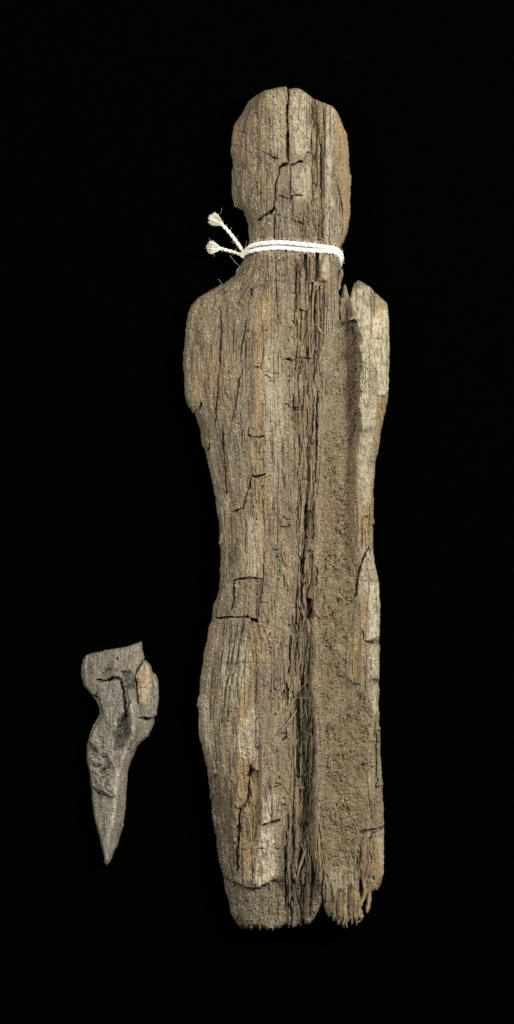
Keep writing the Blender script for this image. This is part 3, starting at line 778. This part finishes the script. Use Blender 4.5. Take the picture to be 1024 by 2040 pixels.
# --- parts
NAMES = ["torso", "head", "neck", "ear", "shoulder_rim", "rotted_hollow", "fibre_core", "left_leg", "right_leg", "foot_end",
         "wood_block", "wood_block", "wood_block", "wood_block", "flake", "flake", "flake", "flake", "flake", "wood_block", "torn_foot", "back_strip"]
MK = R.mark
HEADLINE = [(450, 446), (498, 446), (514, 441), (530, 428), (545, 416), (560, 432), (581, 437), (604, 448), (641, 462), (710, 462)]
MK(2, HEADLINE + [(720, 502), (640, 500), (545, 492), (490, 506), (440, 520)])
MK(1, [(440, 150), (720, 150)] + HEADLINE[::-1])
MK(3, [(440, 333), (464, 333), (473, 370), (480, 400), (486, 422), (470, 426), (440, 420)])
MK(21, [(630, 502), (690, 496), (690, 560), (677, 600), (660, 640), (655, 760), (640, 900), (632, 1000), (600, 1000), (600, 600)])
MK(5, [(677, 540), (697, 592), (702, 640), (716, 662), (717, 850), (708, 900), (709, 1060), (714, 1140), (707, 1188), (700, 1250), (632, 1250), (630, 1100), (636, 900), (650, 700), (655, 640), (676, 600)])
MK(4, [(697, 592), (697, 540), (790, 540), (790, 1280), (757, 1270), (737, 1280), (722, 1276), (700, 1250), (707, 1188), (714, 1140), (709, 1060), (708, 900), (717, 850), (716, 662), (702, 640)])
MK(8, [(632, 1250), (700, 1250), (722, 1276), (737, 1280), (757, 1270), (790, 1270), (790, 1650), (764, 1648), (724, 1662), (712, 1690), (714, 1740), (717, 1860), (643, 1870), (643, 1745), (626, 1640), (625, 1400)])
MK(20, [(790, 1648), (764, 1648), (724, 1662), (712, 1690), (714, 1740), (717, 1870), (790, 1870)])
MK(7, [(380, 1231), (429, 1230), (466, 1229), (496, 1229), (513, 1237), (520, 1240), (588, 1240), (577, 1340), (590, 1380), (590, 1550), (568, 1640), (552, 1790), (514, 1790), (470, 1790), (446, 1790), (380, 1790)])
MK(6, [(588, 506), (640, 503), (655, 560), (652, 690), (640, 800), (634, 960), (630, 1130), (624, 1250), (625, 1400), (626, 1640), (643, 1745), (628, 1752), (648, 1795), (570, 1790), (548, 1775), (568, 1640), (590, 1550), (590, 1380), (577, 1340), (588, 1240), (590, 1150), (594, 1040), (592, 947), (598, 852), (581, 850), (589, 742)])
MK(9, FOOTP)
MK(10, [(466, 1155), (519, 1152), (521, 1190), (515, 1230), (463, 1229)])
MK(11, [(556, 334), (576, 331), (577, 398), (547, 396), (551, 360)])
MK(12, [(577, 331), (604, 323), (621, 330), (621, 392), (579, 394)])
MK(13, [(580, 396), (604, 391), (605, 448), (583, 439)])
MK(14, [(614, 504), (627, 504), (626, 540), (624, 565), (612, 565)])
MK(15, [(693, 1256), (720, 1256), (724, 1300), (720, 1362), (705, 1360), (692, 1345), (689, 1300)])
MK(16, [(488, 1540), (496, 1547), (491, 1580), (490, 1596), (478, 1612), (466, 1604), (470, 1570), (476, 1545)])
MK(17, [(518, 1645), (550, 1638), (547, 1742), (514, 1768), (502, 1750), (504, 1690)])
MK(18, [(463, 1612), (475, 1612), (473, 1680), (462, 1676)])
MK(19, [(728, 1281), (790, 1276), (790, 1350), (743, 1355), (729, 1350)])

BASE = 6.0
figure = thing("wooden_figure", "long weathered brown wooden figure, head at top, body split lengthwise, white string round its neck", "wooden figure", W(570, 1020, 0))
R.Z = np.maximum(R.Z, 12)
R.tidy()
R.build(NAMES, {0: M_WOOD, 9: M_FOOT}, figure, BASE)
for o in figure.children:
    if o.name.startswith("flake") and o.data.vertices[0].co.y < -0.15 and o.data.vertices[0].co.x > -0.02:
        o['label'] = "whitish peeled wood panel"


# ------------------------------------------------------------------ tubes, fibres, splinters
def tube_arrays(paths, radii, sides=3, flat=1.0):
    """many little tubes at once: each path is an (n,3) array in layout units"""
    VV, FF = [], []
    off = 0
    for P, r in zip(paths, radii):
        P = np.asarray(P, float)
        m = len(P)
        T = np.gradient(P, axis=0)
        T /= np.maximum(np.linalg.norm(T, axis=1, keepdims=True), 1e-9)
        up = np.array([0, 0, 1.0])
        N1 = np.cross(T, up)
        l = np.linalg.norm(N1, axis=1, keepdims=True)
        N1 = np.where(l < 1e-3, np.array([[1.0, 0, 0]]), N1 / np.maximum(l, 1e-9))
        N2 = np.cross(N1, T)
        r = np.broadcast_to(np.asarray(r, float), (m,))
        a = np.arange(sides) * 2 * math.pi / sides + 0.5
        ring = P[:, None] + r[:, None, None] * (np.cos(a)[None, :, None] * N1[:, None] + flat * np.sin(a)[None, :, None] * N2[:, None])
        VV.append(ring.reshape(-1, 3))
        i = np.arange(m - 1)[:, None] * sides
        j = np.arange(sides)[None]
        k = (j + 1) % sides
        FF.append((np.stack([i + j, i + k, i + sides + k, i + sides + j], -1).reshape(-1, 4)) + off)
        off += m * sides
    return np.concatenate(VV), np.concatenate(FF)


def world_pts(VX, parent):
    co = np.stack([(VX[:, 0] - CU) * S, (CV - VX[:, 1]) * S, VX[:, 2] * S], 1)
    return co - np.array(parent.location) if parent is not None else co


rnd = random.Random(5)


def fuzz(name, rel, weight, count, length, rad, parent, mat, base, along=0.0, lift=2.5):
    """short curled fibres lying on a carved surface, thicker where weight is high"""
    ys, xs = np.nonzero((weight > 0.15) & (rel.sd > 3))
    p = weight[ys, xs]
    sel = np.random.RandomState(len(ys) % 999).choice(len(ys), count, p=p / p.sum())
    paths, radii = [], []
    for k in sel:
        u, v = rel.u0 + xs[k] + rnd.random(), rel.v0 + ys[k] + rnd.random()
        a = rnd.uniform(0, 2 * math.pi)
        if rnd.random() < along:
            a = math.pi / 2 + rnd.gauss(0, 0.22) + (math.pi if rnd.random() < .5 else 0)
        L = length * rnd.uniform(0.45, 1.5)
        cur = rnd.gauss(0, 0.6) * (1 - along)
        n_ = 4
        P = []
        h0 = rnd.uniform(0.2, 1.0) * lift
        for q in range(n_):
            zz = rel.Z[min(max(int(v - rel.v0), 0), rel.nv - 1), min(max(int(u - rel.u0), 0), rel.nu - 1)]
            P.append((u, v, zz))
            u += math.cos(a) * L / (n_ - 1)
            v += math.sin(a) * L / (n_ - 1)
            a += cur
        P = np.array(P)
        P[:, 2] = np.maximum(P[:, 2].mean(), P[:, 2] * 0.5 + P[:, 2].max() * 0.5) + h0 * np.array([0.2, 1, 1.1, 0.6]) + base
        paths.append(P)
        radii.append(rad * rnd.uniform(0.6, 1.3) * np.array([0.8, 1, 0.9, 0.5]))
    VX, F = tube_arrays(paths, radii)
    o = raw_mesh(name, world_pts(VX, parent), F, mat, parent)
    o['kind'] = 'stuff'
    return o


fuzz("loose_fibres", R, ch, 11000, 6.5, 0.36, figure, M_FIBRE, BASE)
fuzz("stray_fibres", R, ch, 1100, 15, 0.42, figure, M_TORN, BASE, 0.3, 3.5)
fuzz("core_fibres", R, core * sstep(560, 700, V) * sstep(1740, 1700, V) * (0.35 + 0.65 * sstep(1180, 1300, V)), 520, 24, 0.42, figure, M_FIBRE, BASE, 0.92, 2.0)
fuzz("torn_fibres", R, torn, 420, 16, 0.36, figure, M_FIBRE, BASE, 1.0, 2.5)


def splinter(pts, w, dz=3.0, mat=None, label=None):
    """a loose sliver: a tapered four-sided blade with a broken end"""
    P = []
    for k in range(len(pts) - 1):
        for q in range(3):
            f = q / 3
            P.append((pts[k][0] * (1 - f) + pts[k + 1][0] * f, pts[k][1] * (1 - f) + pts[k + 1][1] * f))
    P.append(pts[-1])
    z0 = max(R.height(*p, r=2) for p in (pts[0], pts[-1])) if R.sd[min(max(int(pts[0][1]) - R.v0, 0), R.nv - 1), int(pts[0][0]) - R.u0] > 0 else 40
    m = len(P)
    zz = [max(R.height(p[0], p[1], 1), z0 * 0.8) if dz >= 0 else -dz for p in P]
    zz = np.convolve(np.pad(zz, 2, mode='edge'), np.ones(5) / 5, 'valid') + BASE + abs(dz if dz >= 0 else 0)
    arr = np.array([(p[0] + rnd.gauss(0, 0.4), p[1], z) for p, z in zip(P, zz)])
    f = np.linspace(0, 1, m)
    r = w * 0.5 * np.minimum(1, 0.35 + 3 * np.minimum(f, 1 - f)) * (1 + 0.15 * np.array([rnd.gauss(0, 1) for _ in P]))
    VX, F = tube_arrays([arr], [r], 4, 0.7)
    caps = np.array([[3, 2, 1, 0], [(m - 1) * 4, (m - 1) * 4 + 1, (m - 1) * 4 + 2, (m - 1) * 4 + 3]])
    o = raw_mesh("splinter", world_pts(VX, figure), np.concatenate([F, caps]), mat or M_SPLINT, figure)
    if label:
        o['label'] = label
    return o


splinter([(676, 578), (677, 562), (680, 548), (681, 536)], 8, -52, label="thin upright sliver beside the neck")
splinter([(625, 1212), (632, 1222), (641, 1233)], 7)
splinter([(612, 1234), (615, 1245), (616, 1262)], 8)
splinter([(591, 1414), (578, 1432), (562, 1452), (552, 1463)], 5, 4)
splinter([(586, 1390), (580, 1404), (572, 1416)], 4, 3)
splinter([(600, 1300), (597, 1318), (591, 1342)], 4, 3)
splinter([(596, 1268), (594, 1300), (592, 1325)], 3, 3)
splinter([(641, 562), (632, 572), (624, 584)], 4, 4)
splinter([(624, 585), (622, 620), (624, 660)], 4, 3)
splinter([(634, 582), (633, 620), (636, 650)], 4, 3)
splinter([(630, 646), (638, 660), (644, 668)], 6, 3)
splinter([(617, 665), (616, 690), (617, 712)], 4, 3)
splinter([(606, 790), (608, 830), (606, 870)], 3, 3)
splinter([(618, 730), (617, 770), (619, 800)], 4, 3)
splinter([(600, 950), (602, 1000), (600, 1050)], 4, 3)
splinter([(619, 905), (620, 950), (619, 990)], 4, 3)
splinter([(604, 1570), (600, 1600), (603, 1640)], 4, 3)
splinter([(566, 1562), (576, 1580), (588, 1598)], 3, 3)
splinter([(586, 1420), (586, 1480), (588, 1530)], 5, 3)
splinter([(504, 1520), (510, 1527), (516, 1532)], 11, 4, label="small dark shard standing in the peeled hollow")
splinter([(729, 1772), (724, 1790), (714, 1808)], 5, 3)
splinter([(736, 1776), (735, 1795), (731, 1816)], 6, 3)
splinter([(684, 1796), (687, 1820), (690, 1843)], 8, 1.5)
splinter([(720, 1680), (726, 1720), (723, 1755)], 4, 3)
splinter([(733, 1680), (732, 1720), (728, 1760)], 4, 3)
splinter([(610, 1690), (598, 1722), (592, 1745)], 6, 3)
for su, sv, l_, w_ in ((682, 1785, 34, 4), (727, 1690, 62, 5), (736, 1700, 44, 4), (746, 1676, 40, 4), (721, 1735, 36, 5), (731, 1668, 30, 3),
                       (629, 1640, 80, 3), (634, 1660, 76, 4), (640, 1690, 60, 3), (496, 1625, 50, 4), (507, 1600, 40, 3)):
    lean = rnd.gauss(1, 5)
    splinter([(su, sv), (su + lean * .5, sv + l_ * .5), (su + lean, sv + l_)], w_, 2.2, M_TORN)
splinter([(655, 402), (648, 412), (643, 420)], 2, 3)
splinter([(399, 1425), (398, 1450), (399, 1476)], 5, 1)
splinter([(398, 1385), (395, 1396), (394, 1408)], 4, 1)
splinter([(443, 1062), (441, 1075), (438, 1086)], 7, 2)
splinter([(520, 1470), (522, 1500), (521, 1530)], 3, 2)

# ------------------------------------------------------------------ the fragment
FO = [(280.6, 1280), (282, 1288), (285, 1305), (286.5, 1315), (292, 1318), (299, 1328), (303.6, 1341), (311, 1347), (314.7, 1359), (316, 1378), (315, 1401), (311, 1425), (307, 1428), (305, 1446), (299, 1458),
      (293.5, 1468), (280.6, 1478), (273.5, 1487), (265, 1505), (258, 1521), (254.7, 1538), (252, 1563), (250, 1596), (247, 1627), (244, 1648), (238, 1667), (232, 1688), (225, 1700), (219, 1717), (212, 1725), (209, 1721),
      (205.5, 1700), (198, 1669), (190, 1641), (185, 1613), (183.6, 1592), (181.8, 1566), (178, 1537), (173, 1516), (173, 1486), (178, 1467), (181.8, 1456), (190, 1439), (199, 1423), (197, 1411), (192, 1399), (186, 1390),
      (181.5, 1383), (172, 1373), (166.5, 1366), (162, 1347), (161, 1328), (165, 1315), (169.5, 1307), (189, 1301), (215, 1295), (243, 1290.6), (262, 1285)]


def fz(x, y):
    return (130 + x / 4.25, 1260 + y / 4.25)


G = Relief(FO, (150, 326, 1272, 1732), 0.5, 51)
U2, V2 = G.U, G.V
rv = [(1272, 262), (1400, 262), (1440, 264), (1475, 261), (1500, 248), (1530, 240), (1565, 235), (1615, 226), (1670, 218), (1725, 213)]
ru = np.interp(V2, [a for a, b in rv], [b for a, b in rv])
zr = np.interp(V2, [1272, 1310, 1400, 1500, 1600, 1725], [48, 52, 56, 54, 46, 34])
dL, dR = ru - U2, U2 - ru
G.Z = zr - np.where(dL > 0, 0.14 * dL + 0.0030 * dL ** 2, 0.95 * dR)
G.Z = blur(G.Z, 1)
ed = np.clip(G.sd, 0, 5) / 5
G.Z -= 7 * (1 - np.sqrt(np.clip(1 - (1 - ed) ** 2, 0, 1)))
UPP = [fz(*p) for p in ((120, 150), (640, 60), (680, 230), (620, 300), (590, 400), (560, 480), (480, 440), (455, 400), (380, 390), (320, 412), (265, 425), (262, 500), (215, 560), (100, 500))]
KNOB = [fz(*p) for p in ((600, 370), (620, 300), (680, 235), (740, 340), (800, 450), (800, 700), (750, 720), (690, 730), (625, 722), (610, 560))]
G.plate(UPP, 4, 1.2)
knob_d = poly_sd(G.Uw, G.Vw, KNOB)
G.Z = np.where(knob_d > -2, np.maximum(G.Z, 30 + 18 * np.sqrt(np.clip(1 - ((U2 - 292) / 26) ** 2 * 0.9 - ((V2 - 1375) / 75) ** 2 * 0.8, 0, 1))) * sstep(-2, 1.5, knob_d) + G.Z * (1 - sstep(-2, 1.5, knob_d)), G.Z)
d_ed = np.clip(G.sd, 0, 4) / 4
G.Z -= 4 * (1 - d_ed) ** 2
G.Z += 2.6 * fbm(U2 / 16, V2 / 50, 3, 2) + 1.8 * fbm(U2 / 6, V2 / 60, 6, 3) + 1.4 * np.round(3 * vn(U2 / 9 + 0.02 * V2, V2 / 70, 8)) / 3 * 2 + 0.8 * fbm(U2 / 2.2, V2 / 2.4, 9, 2)
lump = sstep(0, 10, poly_sd(U2, V2, [fz(*p) for p in ((190, 900), (330, 800), (440, 1150), (420, 1400), (240, 1380), (190, 1100))]))
G.Z += lump * (7 * fbm(U2 / 10, V2 / 10, 13, 3) + 2.0 * fbm(U2 / 4, V2 / 4, 15, 2))
G.Z -= 1.6 * sstep(0.82, 0.95, vn(U2 / 2.6, V2 / 3.2, 17))
NOTCH = [fz(*p) for p in ((180, 520), (262, 540), (292, 575), (310, 650), (318, 705), (285, 750), (240, 830), (215, 860), (170, 850))]
G.plate(NOTCH, -24, 1.6)
G.plate([fz(*p) for p in ((262, 440), (465, 400), (490, 560), (505, 720), (470, 860), (400, 830), (330, 720), (290, 580))], 3, 6)
G.plate([fz(*p) for p in ((470, 330), (560, 330), (600, 420), (600, 500), (520, 470))], -5, 3)
G.plate([fz(*p) for p in ((515, 470), (560, 500), (610, 600), (640, 800), (600, 960), (545, 1040), (560, 900), (570, 720))], 4, 1.5)
G.plate([fz(*p) for p in ((430, 860), (500, 700), (545, 700), (555, 860), (520, 1000), (440, 1080))], -9, 4)
for pts, w, d in (((260, 402, 285, 400, 320, 414, 375, 400, 400, 382, 440, 380, 465, 400), 4.6, 16), ((465, 400, 485, 470, 492, 530, 505, 600, 515, 720), 4.4, 14), ((545, 570, 530, 640, 520, 720), 2.6, 7), ((665, 235, 640, 280, 605, 320, 592, 380, 600, 460, 608, 540, 612, 610), 3.4, 11),
                  ((620, 715, 650, 722, 700, 725), 2.6, 7), ((210, 1190, 270, 1208, 320, 1230), 2.4, 6), ((230, 1305, 290, 1370, 400, 1395, 420, 1380), 3, 8), ((195, 940, 230, 970, 265, 1020), 6, 9), ((245, 790, 225, 830), 4, 10), ((310, 1170, 350, 1150, 390, 1105), 4, 6), ((600, 1010, 620, 940), 2, 3),
                  ((340, 330, 370, 300, 400, 320), 3, 5), ((440, 230, 450, 210), 5, 6), ((620, 480, 690, 450, 720, 420), 2, 4), ((410, 1780, 440, 1700, 470, 1610), 2.4, 4), ((255, 560, 262, 440), 3, 7), ((290, 560, 310, 690), 3, 4), ((330, 300, 345, 370), 2, 4), ((200, 260, 215, 340), 2, 3)):
    p = [fz(pts[i], pts[i + 1]) for i in range(0, len(pts), 2)]
    G.crack(p, w, d)
for pts, w, d in (((560, 600, 600, 800, 560, 960), 8, -4), ((600, 600, 630, 800, 590, 960), 5, 4), ((480, 720, 490, 860, 440, 1000), 14, 5), ((430, 620, 425, 800), 5, -3), ((365, 620, 370, 850), 4, 2), ((730, 300, 735, 700), 5, 4)):
    G.dent([fz(pts[i], pts[i + 1]) for i in range(0, len(pts), 2)], w, d)
for ch_, pts, v_, so in ((0, ((600, 360), (640, 270), (700, 265), (725, 360), (715, 600), (625, 590), (605, 480)), 1.0, 3), (0, ((250, 860), (320, 830), (300, 930), (255, 920)), .6, 4), (1, ((620, 460), (700, 420), (690, 600), (620, 600)), .6, 3),
                         (2, ((480, 330), (560, 330), (590, 400), (590, 480), (510, 470), (470, 400)), 1.0, 3), (2, ((460, 690), (540, 690), (545, 860), (490, 980), (410, 1000), (430, 840)), 1.0, 5), (2, ((470, 450), (500, 450), (525, 700), (490, 690)), .8, 2), (2, ((190, 930), (240, 940), (290, 1020), (230, 1010)), .8, 3),
                         (2, ((310, 1150), (390, 1080), (400, 1130), (330, 1190)), .7, 3), (2, ((330, 290), (420, 260), (450, 380), (300, 420)), .45, 5), (2, ((255, 390), (300, 395), (460, 370), (470, 400), (300, 425)), .8, 2), (2, ((230, 1300), (400, 1390), (410, 1420), (235, 1400)), .5, 4), (2, ((430, 300), (450, 310), (440, 340), (420, 330)), .8, 2),
                         (2, ((590, 380), (612, 390), (618, 600), (600, 600)), .8, 2), (1, ((540, 600), (565, 610), (590, 800), (545, 950), (480, 1120), (470, 1060), (560, 820)), 1.0, 2), (1, ((430, 1150), (465, 1150), (420, 1560), (360, 1800), (350, 1750), (400, 1500)), .95, 2), (1, ((320, 640), (440, 620), (430, 800), (360, 850)), .3, 4)):
    G.stain(ch_, [fz(*p) for p in pts], v_, so, 0.8, 4, 9)  # dark channel: soot patches, and darker strips along the drawn cracks
GN = ["shaft", "upper_block", "knob", "tip"]
G.mark(3, [(150, 1594), (190, 1598), (226, 1592), (326, 1590), (326, 1740), (150, 1740)])
G.mark(1, UPP)
G.mark(2, KNOB)
frag = thing("wooden_fragment", "small grey-brown pointed wooden fragment with a rounded knob, lying left of the long figure", "wood fragment", W(228, 1490, 0))
G.Z = np.maximum(G.Z, 6)
G.tidy()
G.build(GN, {0: M_FRAG}, frag, 0.5)
for o in frag.children:
    if o.name.startswith("knob"):
        o['label'] = "rounded knob with an orange-tan patch"

# ------------------------------------------------------------------ the string
string = thing("string", "white twisted cotton string tied round the neck of the wooden figure, two frayed ends", "string", W(486, 506, 0))


def spline(pts, n_):
    P = np.array(pts, float)
    d = np.concatenate([[0], np.cumsum(np.linalg.norm(np.diff(P, axis=0), axis=1))])
    tt = np.linspace(0, d[-1], n_)
    Q = np.stack([np.interp(tt, d, P[:, i]) for i in range(P.shape[1])], 1)
    for _ in range(3):
        Q[1:-1] = (Q[:-2] + 2 * Q[1:-1] + Q[2:]) / 4
    return Q


def rope(name, pts, rad, pitch, plies=2, n_=160, parent=string, tail=1.0, label=None, mat=M_COTTON):
    P = spline(pts, n_)
    T = np.gradient(P, axis=0)
    T /= np.linalg.norm(T, axis=1, keepdims=True)
    N1 = np.cross(T, [0, 0, 1.0])
    N1 /= np.maximum(np.linalg.norm(N1, axis=1, keepdims=True), 1e-6)
    N2 = np.cross(N1, T)
    s = np.concatenate([[0], np.cumsum(np.linalg.norm(np.diff(P, axis=0), axis=1))])
    paths, radii = [], []
    for k in range(plies):
        a = s / pitch * 2 * math.pi + k * 2 * math.pi / plies
        off = rad * (0.34 if plies > 2 else 0.43)
        paths.append(P + off * (np.cos(a)[:, None] * N1 + np.sin(a)[:, None] * N2))
        radii.append(rad * (0.74 if plies > 2 else 0.62) * (1 + 0.06 * np.sin(s * 1.3 + k)) * np.linspace(1, tail, n_))
    VX, F = tube_arrays(paths, radii, 10)
    # shallow ribs of the yarn
    o = raw_mesh(name, world_pts(VX, parent), F, mat, parent, smooth=True)
    if label:
        o['label'] = label
    return P


def zfig(u, v):
    return float(np.percentile(R.Z[int(v) - R.v0 - 6:int(v) - R.v0 + 7, int(u) - R.u0 - 5:int(u) - R.u0 + 6], 88)) + BASE


def wrap(front, right, left):
    pts = [(u, v, zfig(u, v) + 3.0) for u, v in front]
    z = np.array([p[2] for p in pts])
    z = np.maximum(z, np.convolve(np.pad(z, 1, mode='edge'), np.ones(3) / 3, 'valid'))
    pts = [(p[0], p[1], zz) for p, zz in zip(pts, z)]
    return left + pts + right


up = wrap([(499, 491), (508, 488.5), (522, 486), (540, 484.5), (558, 484), (576, 485), (594, 487), (612, 489), (630, 491), (648, 493), (662, 495)], [(671, 498, 70), (679, 505, 62), (681, 514, 45), (679, 520, 22), (668, 520, 3.2), (600, 512, 3.2), (510, 508, 3.2)], [(486, 506, 48), (492, 497, 60)])
lo = wrap([(500, 501.5), (512, 499), (526, 497), (545, 495.5), (563, 495), (582, 497), (600, 499), (618, 500.5), (636, 501), (652, 501.5), (662, 503)], [(670, 505, 71), (676, 511, 63), (677.5, 520, 50), (677, 528, 24), (668, 530, 3.2), (600, 522, 3.2), (510, 513, 3.2)], [(485, 509, 46), (491, 505, 58)])
rope("wrap", up, 4.1, 46, plies=3, n_=240)
rope("wrap", lo, 4.2, 46, plies=3, n_=240)
# the little knot
kp = [(486 + 4.5 * math.cos(a) + 0.8 * a - 3, 506 + 5.5 * math.sin(a), 50 + 4 * math.sin(a * 1.5)) for a in np.linspace(0, 7.2, 26)]
rope("knot", kp, 3.0, 18, n_=70)
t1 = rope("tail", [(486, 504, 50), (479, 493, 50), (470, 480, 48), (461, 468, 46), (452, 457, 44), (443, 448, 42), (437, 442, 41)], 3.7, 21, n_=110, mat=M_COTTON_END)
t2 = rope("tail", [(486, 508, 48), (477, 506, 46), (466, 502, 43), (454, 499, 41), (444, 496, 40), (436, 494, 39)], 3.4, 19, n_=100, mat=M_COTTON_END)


def tuft(end, d, n_, length, spread):
    d = np.array(d, float)
    d /= np.linalg.norm(d)
    side = np.array([-d[1], d[0], 0])
    paths, radii = [], []
    for k in range(n_):
        a, b = max(-1.9, min(1.9, rnd.gauss(0, 1))), rnd.gauss(0, 1)
        L = length * (1 - 0.05 * a * a) * rnd.uniform(0.72, 1.12)
        P = []
        for f in np.linspace(0, 1, 6):
            sp = 3.0 + spread * f ** 1.1
            P.append(np.array(end) + d * L * f + side * a * sp * 0.5 + np.array([0, 0, 1]) * b * sp * 0.42)
        P = np.array(P)
        P += np.cumsum(np.array([[rnd.gauss(0, .35), rnd.gauss(0, .35), rnd.gauss(0, .3)] for _ in range(6)]), 0)
        paths.append(P)
        radii.append(np.array([.7, .6, .55, .5, .45, .3]))
    VX, F = tube_arrays(paths, radii, 4)
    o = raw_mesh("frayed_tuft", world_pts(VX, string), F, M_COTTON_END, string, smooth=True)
    o['kind'] = 'stuff'


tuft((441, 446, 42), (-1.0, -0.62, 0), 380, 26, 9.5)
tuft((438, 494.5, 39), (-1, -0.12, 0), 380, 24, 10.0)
# stray hairs of the string
paths, radii = [], []


def hair(u, v, z, a, L, curl, r=0.16):
    P = []
    for q in range(9):
        P.append((u, v, z))
        u += math.cos(a) * L / 8
        v += math.sin(a) * L / 8
        z += rnd.gauss(0, .4)
        a += curl + rnd.gauss(0, .15)
    paths.append(np.array(P))
    radii.append(np.full(9, r))


allp = np.concatenate([spline(up, 240)[20:170], spline(lo, 240)[20:170]])
for k in range(420):
    p = allp[rnd.randrange(len(allp))]
    a = rnd.choice((-1, 1)) * math.pi / 2 + rnd.gauss(0, 0.8)
    hair(p[0], p[1] + math.copysign(3.5, math.sin(a)), p[2] + rnd.uniform(-1, 3), a, rnd.uniform(4, 9), rnd.gauss(0, .15), .2)
for tp in (t1, t2):
    for k in range(22):
        p = tp[rnd.randrange(len(tp))]
        hair(p[0], p[1], p[2] + 2, rnd.uniform(0, 6.28), rnd.uniform(5, 11), rnd.gauss(0, .12), .12)
for c, n_ in (((428, 439, 42), 5), ((424, 492, 39), 5)):
    for k in range(n_):
        a = rnd.uniform(0, 6.28)
        hair(c[0] + 8 * math.cos(a), c[1] + 8 * math.sin(a), c[2] + rnd.uniform(-3, 5), a + rnd.gauss(0, .6), rnd.uniform(5, 13), rnd.gauss(0, .15), .12)
hair(458, 508, 42, 1.0, 34, -.14, .12)
hair(486, 500, 48, -0.9, 22, -.1)
hair(434, 556, 40, .3, 12, .1, .1)
hair(438, 426, 42, -.9, 14, -.1, .1)
VX, F = tube_arrays(paths, radii, 3)
o = raw_mesh("stray_hairs", world_pts(VX, string), F, M_COTTON, string, smooth=True)
o['kind'] = 'stuff'

# ------------------------------------------------------------------ the little support disc beneath the neck
NS = 48
prof = [(0, 0.2), (17.2, 0.2), (18.6, 1.0), (19, 2.6), (18.6, 4.4), (17.4, 5.4), (15.5, 5.6), (14.5, 5.0), (0, 4.9)]
vv, ff = [], []
dc = (489, 543)
for r, z in prof:
    for k in range(NS):
        a = 2 * math.pi * k / NS
        vv.append((dc[0] + max(r, .01) * math.cos(a), dc[1] + max(r, .01) * math.sin(a), z))
for i in range(len(prof) - 1):
    for k in range(NS):
        ff.append((i * NS + k, i * NS + (k + 1) % NS, (i + 1) * NS + (k + 1) % NS, (i + 1) * NS + k))
disc = raw_mesh("support_disc", world_pts(np.array(vv), None), np.array(ff)[:, ::-1], M_ACRYL, None, smooth=True)
disc['label'] = "small frosted grey disc peeking out under the figure's neck, just below the string"
disc['category'] = "support disc"
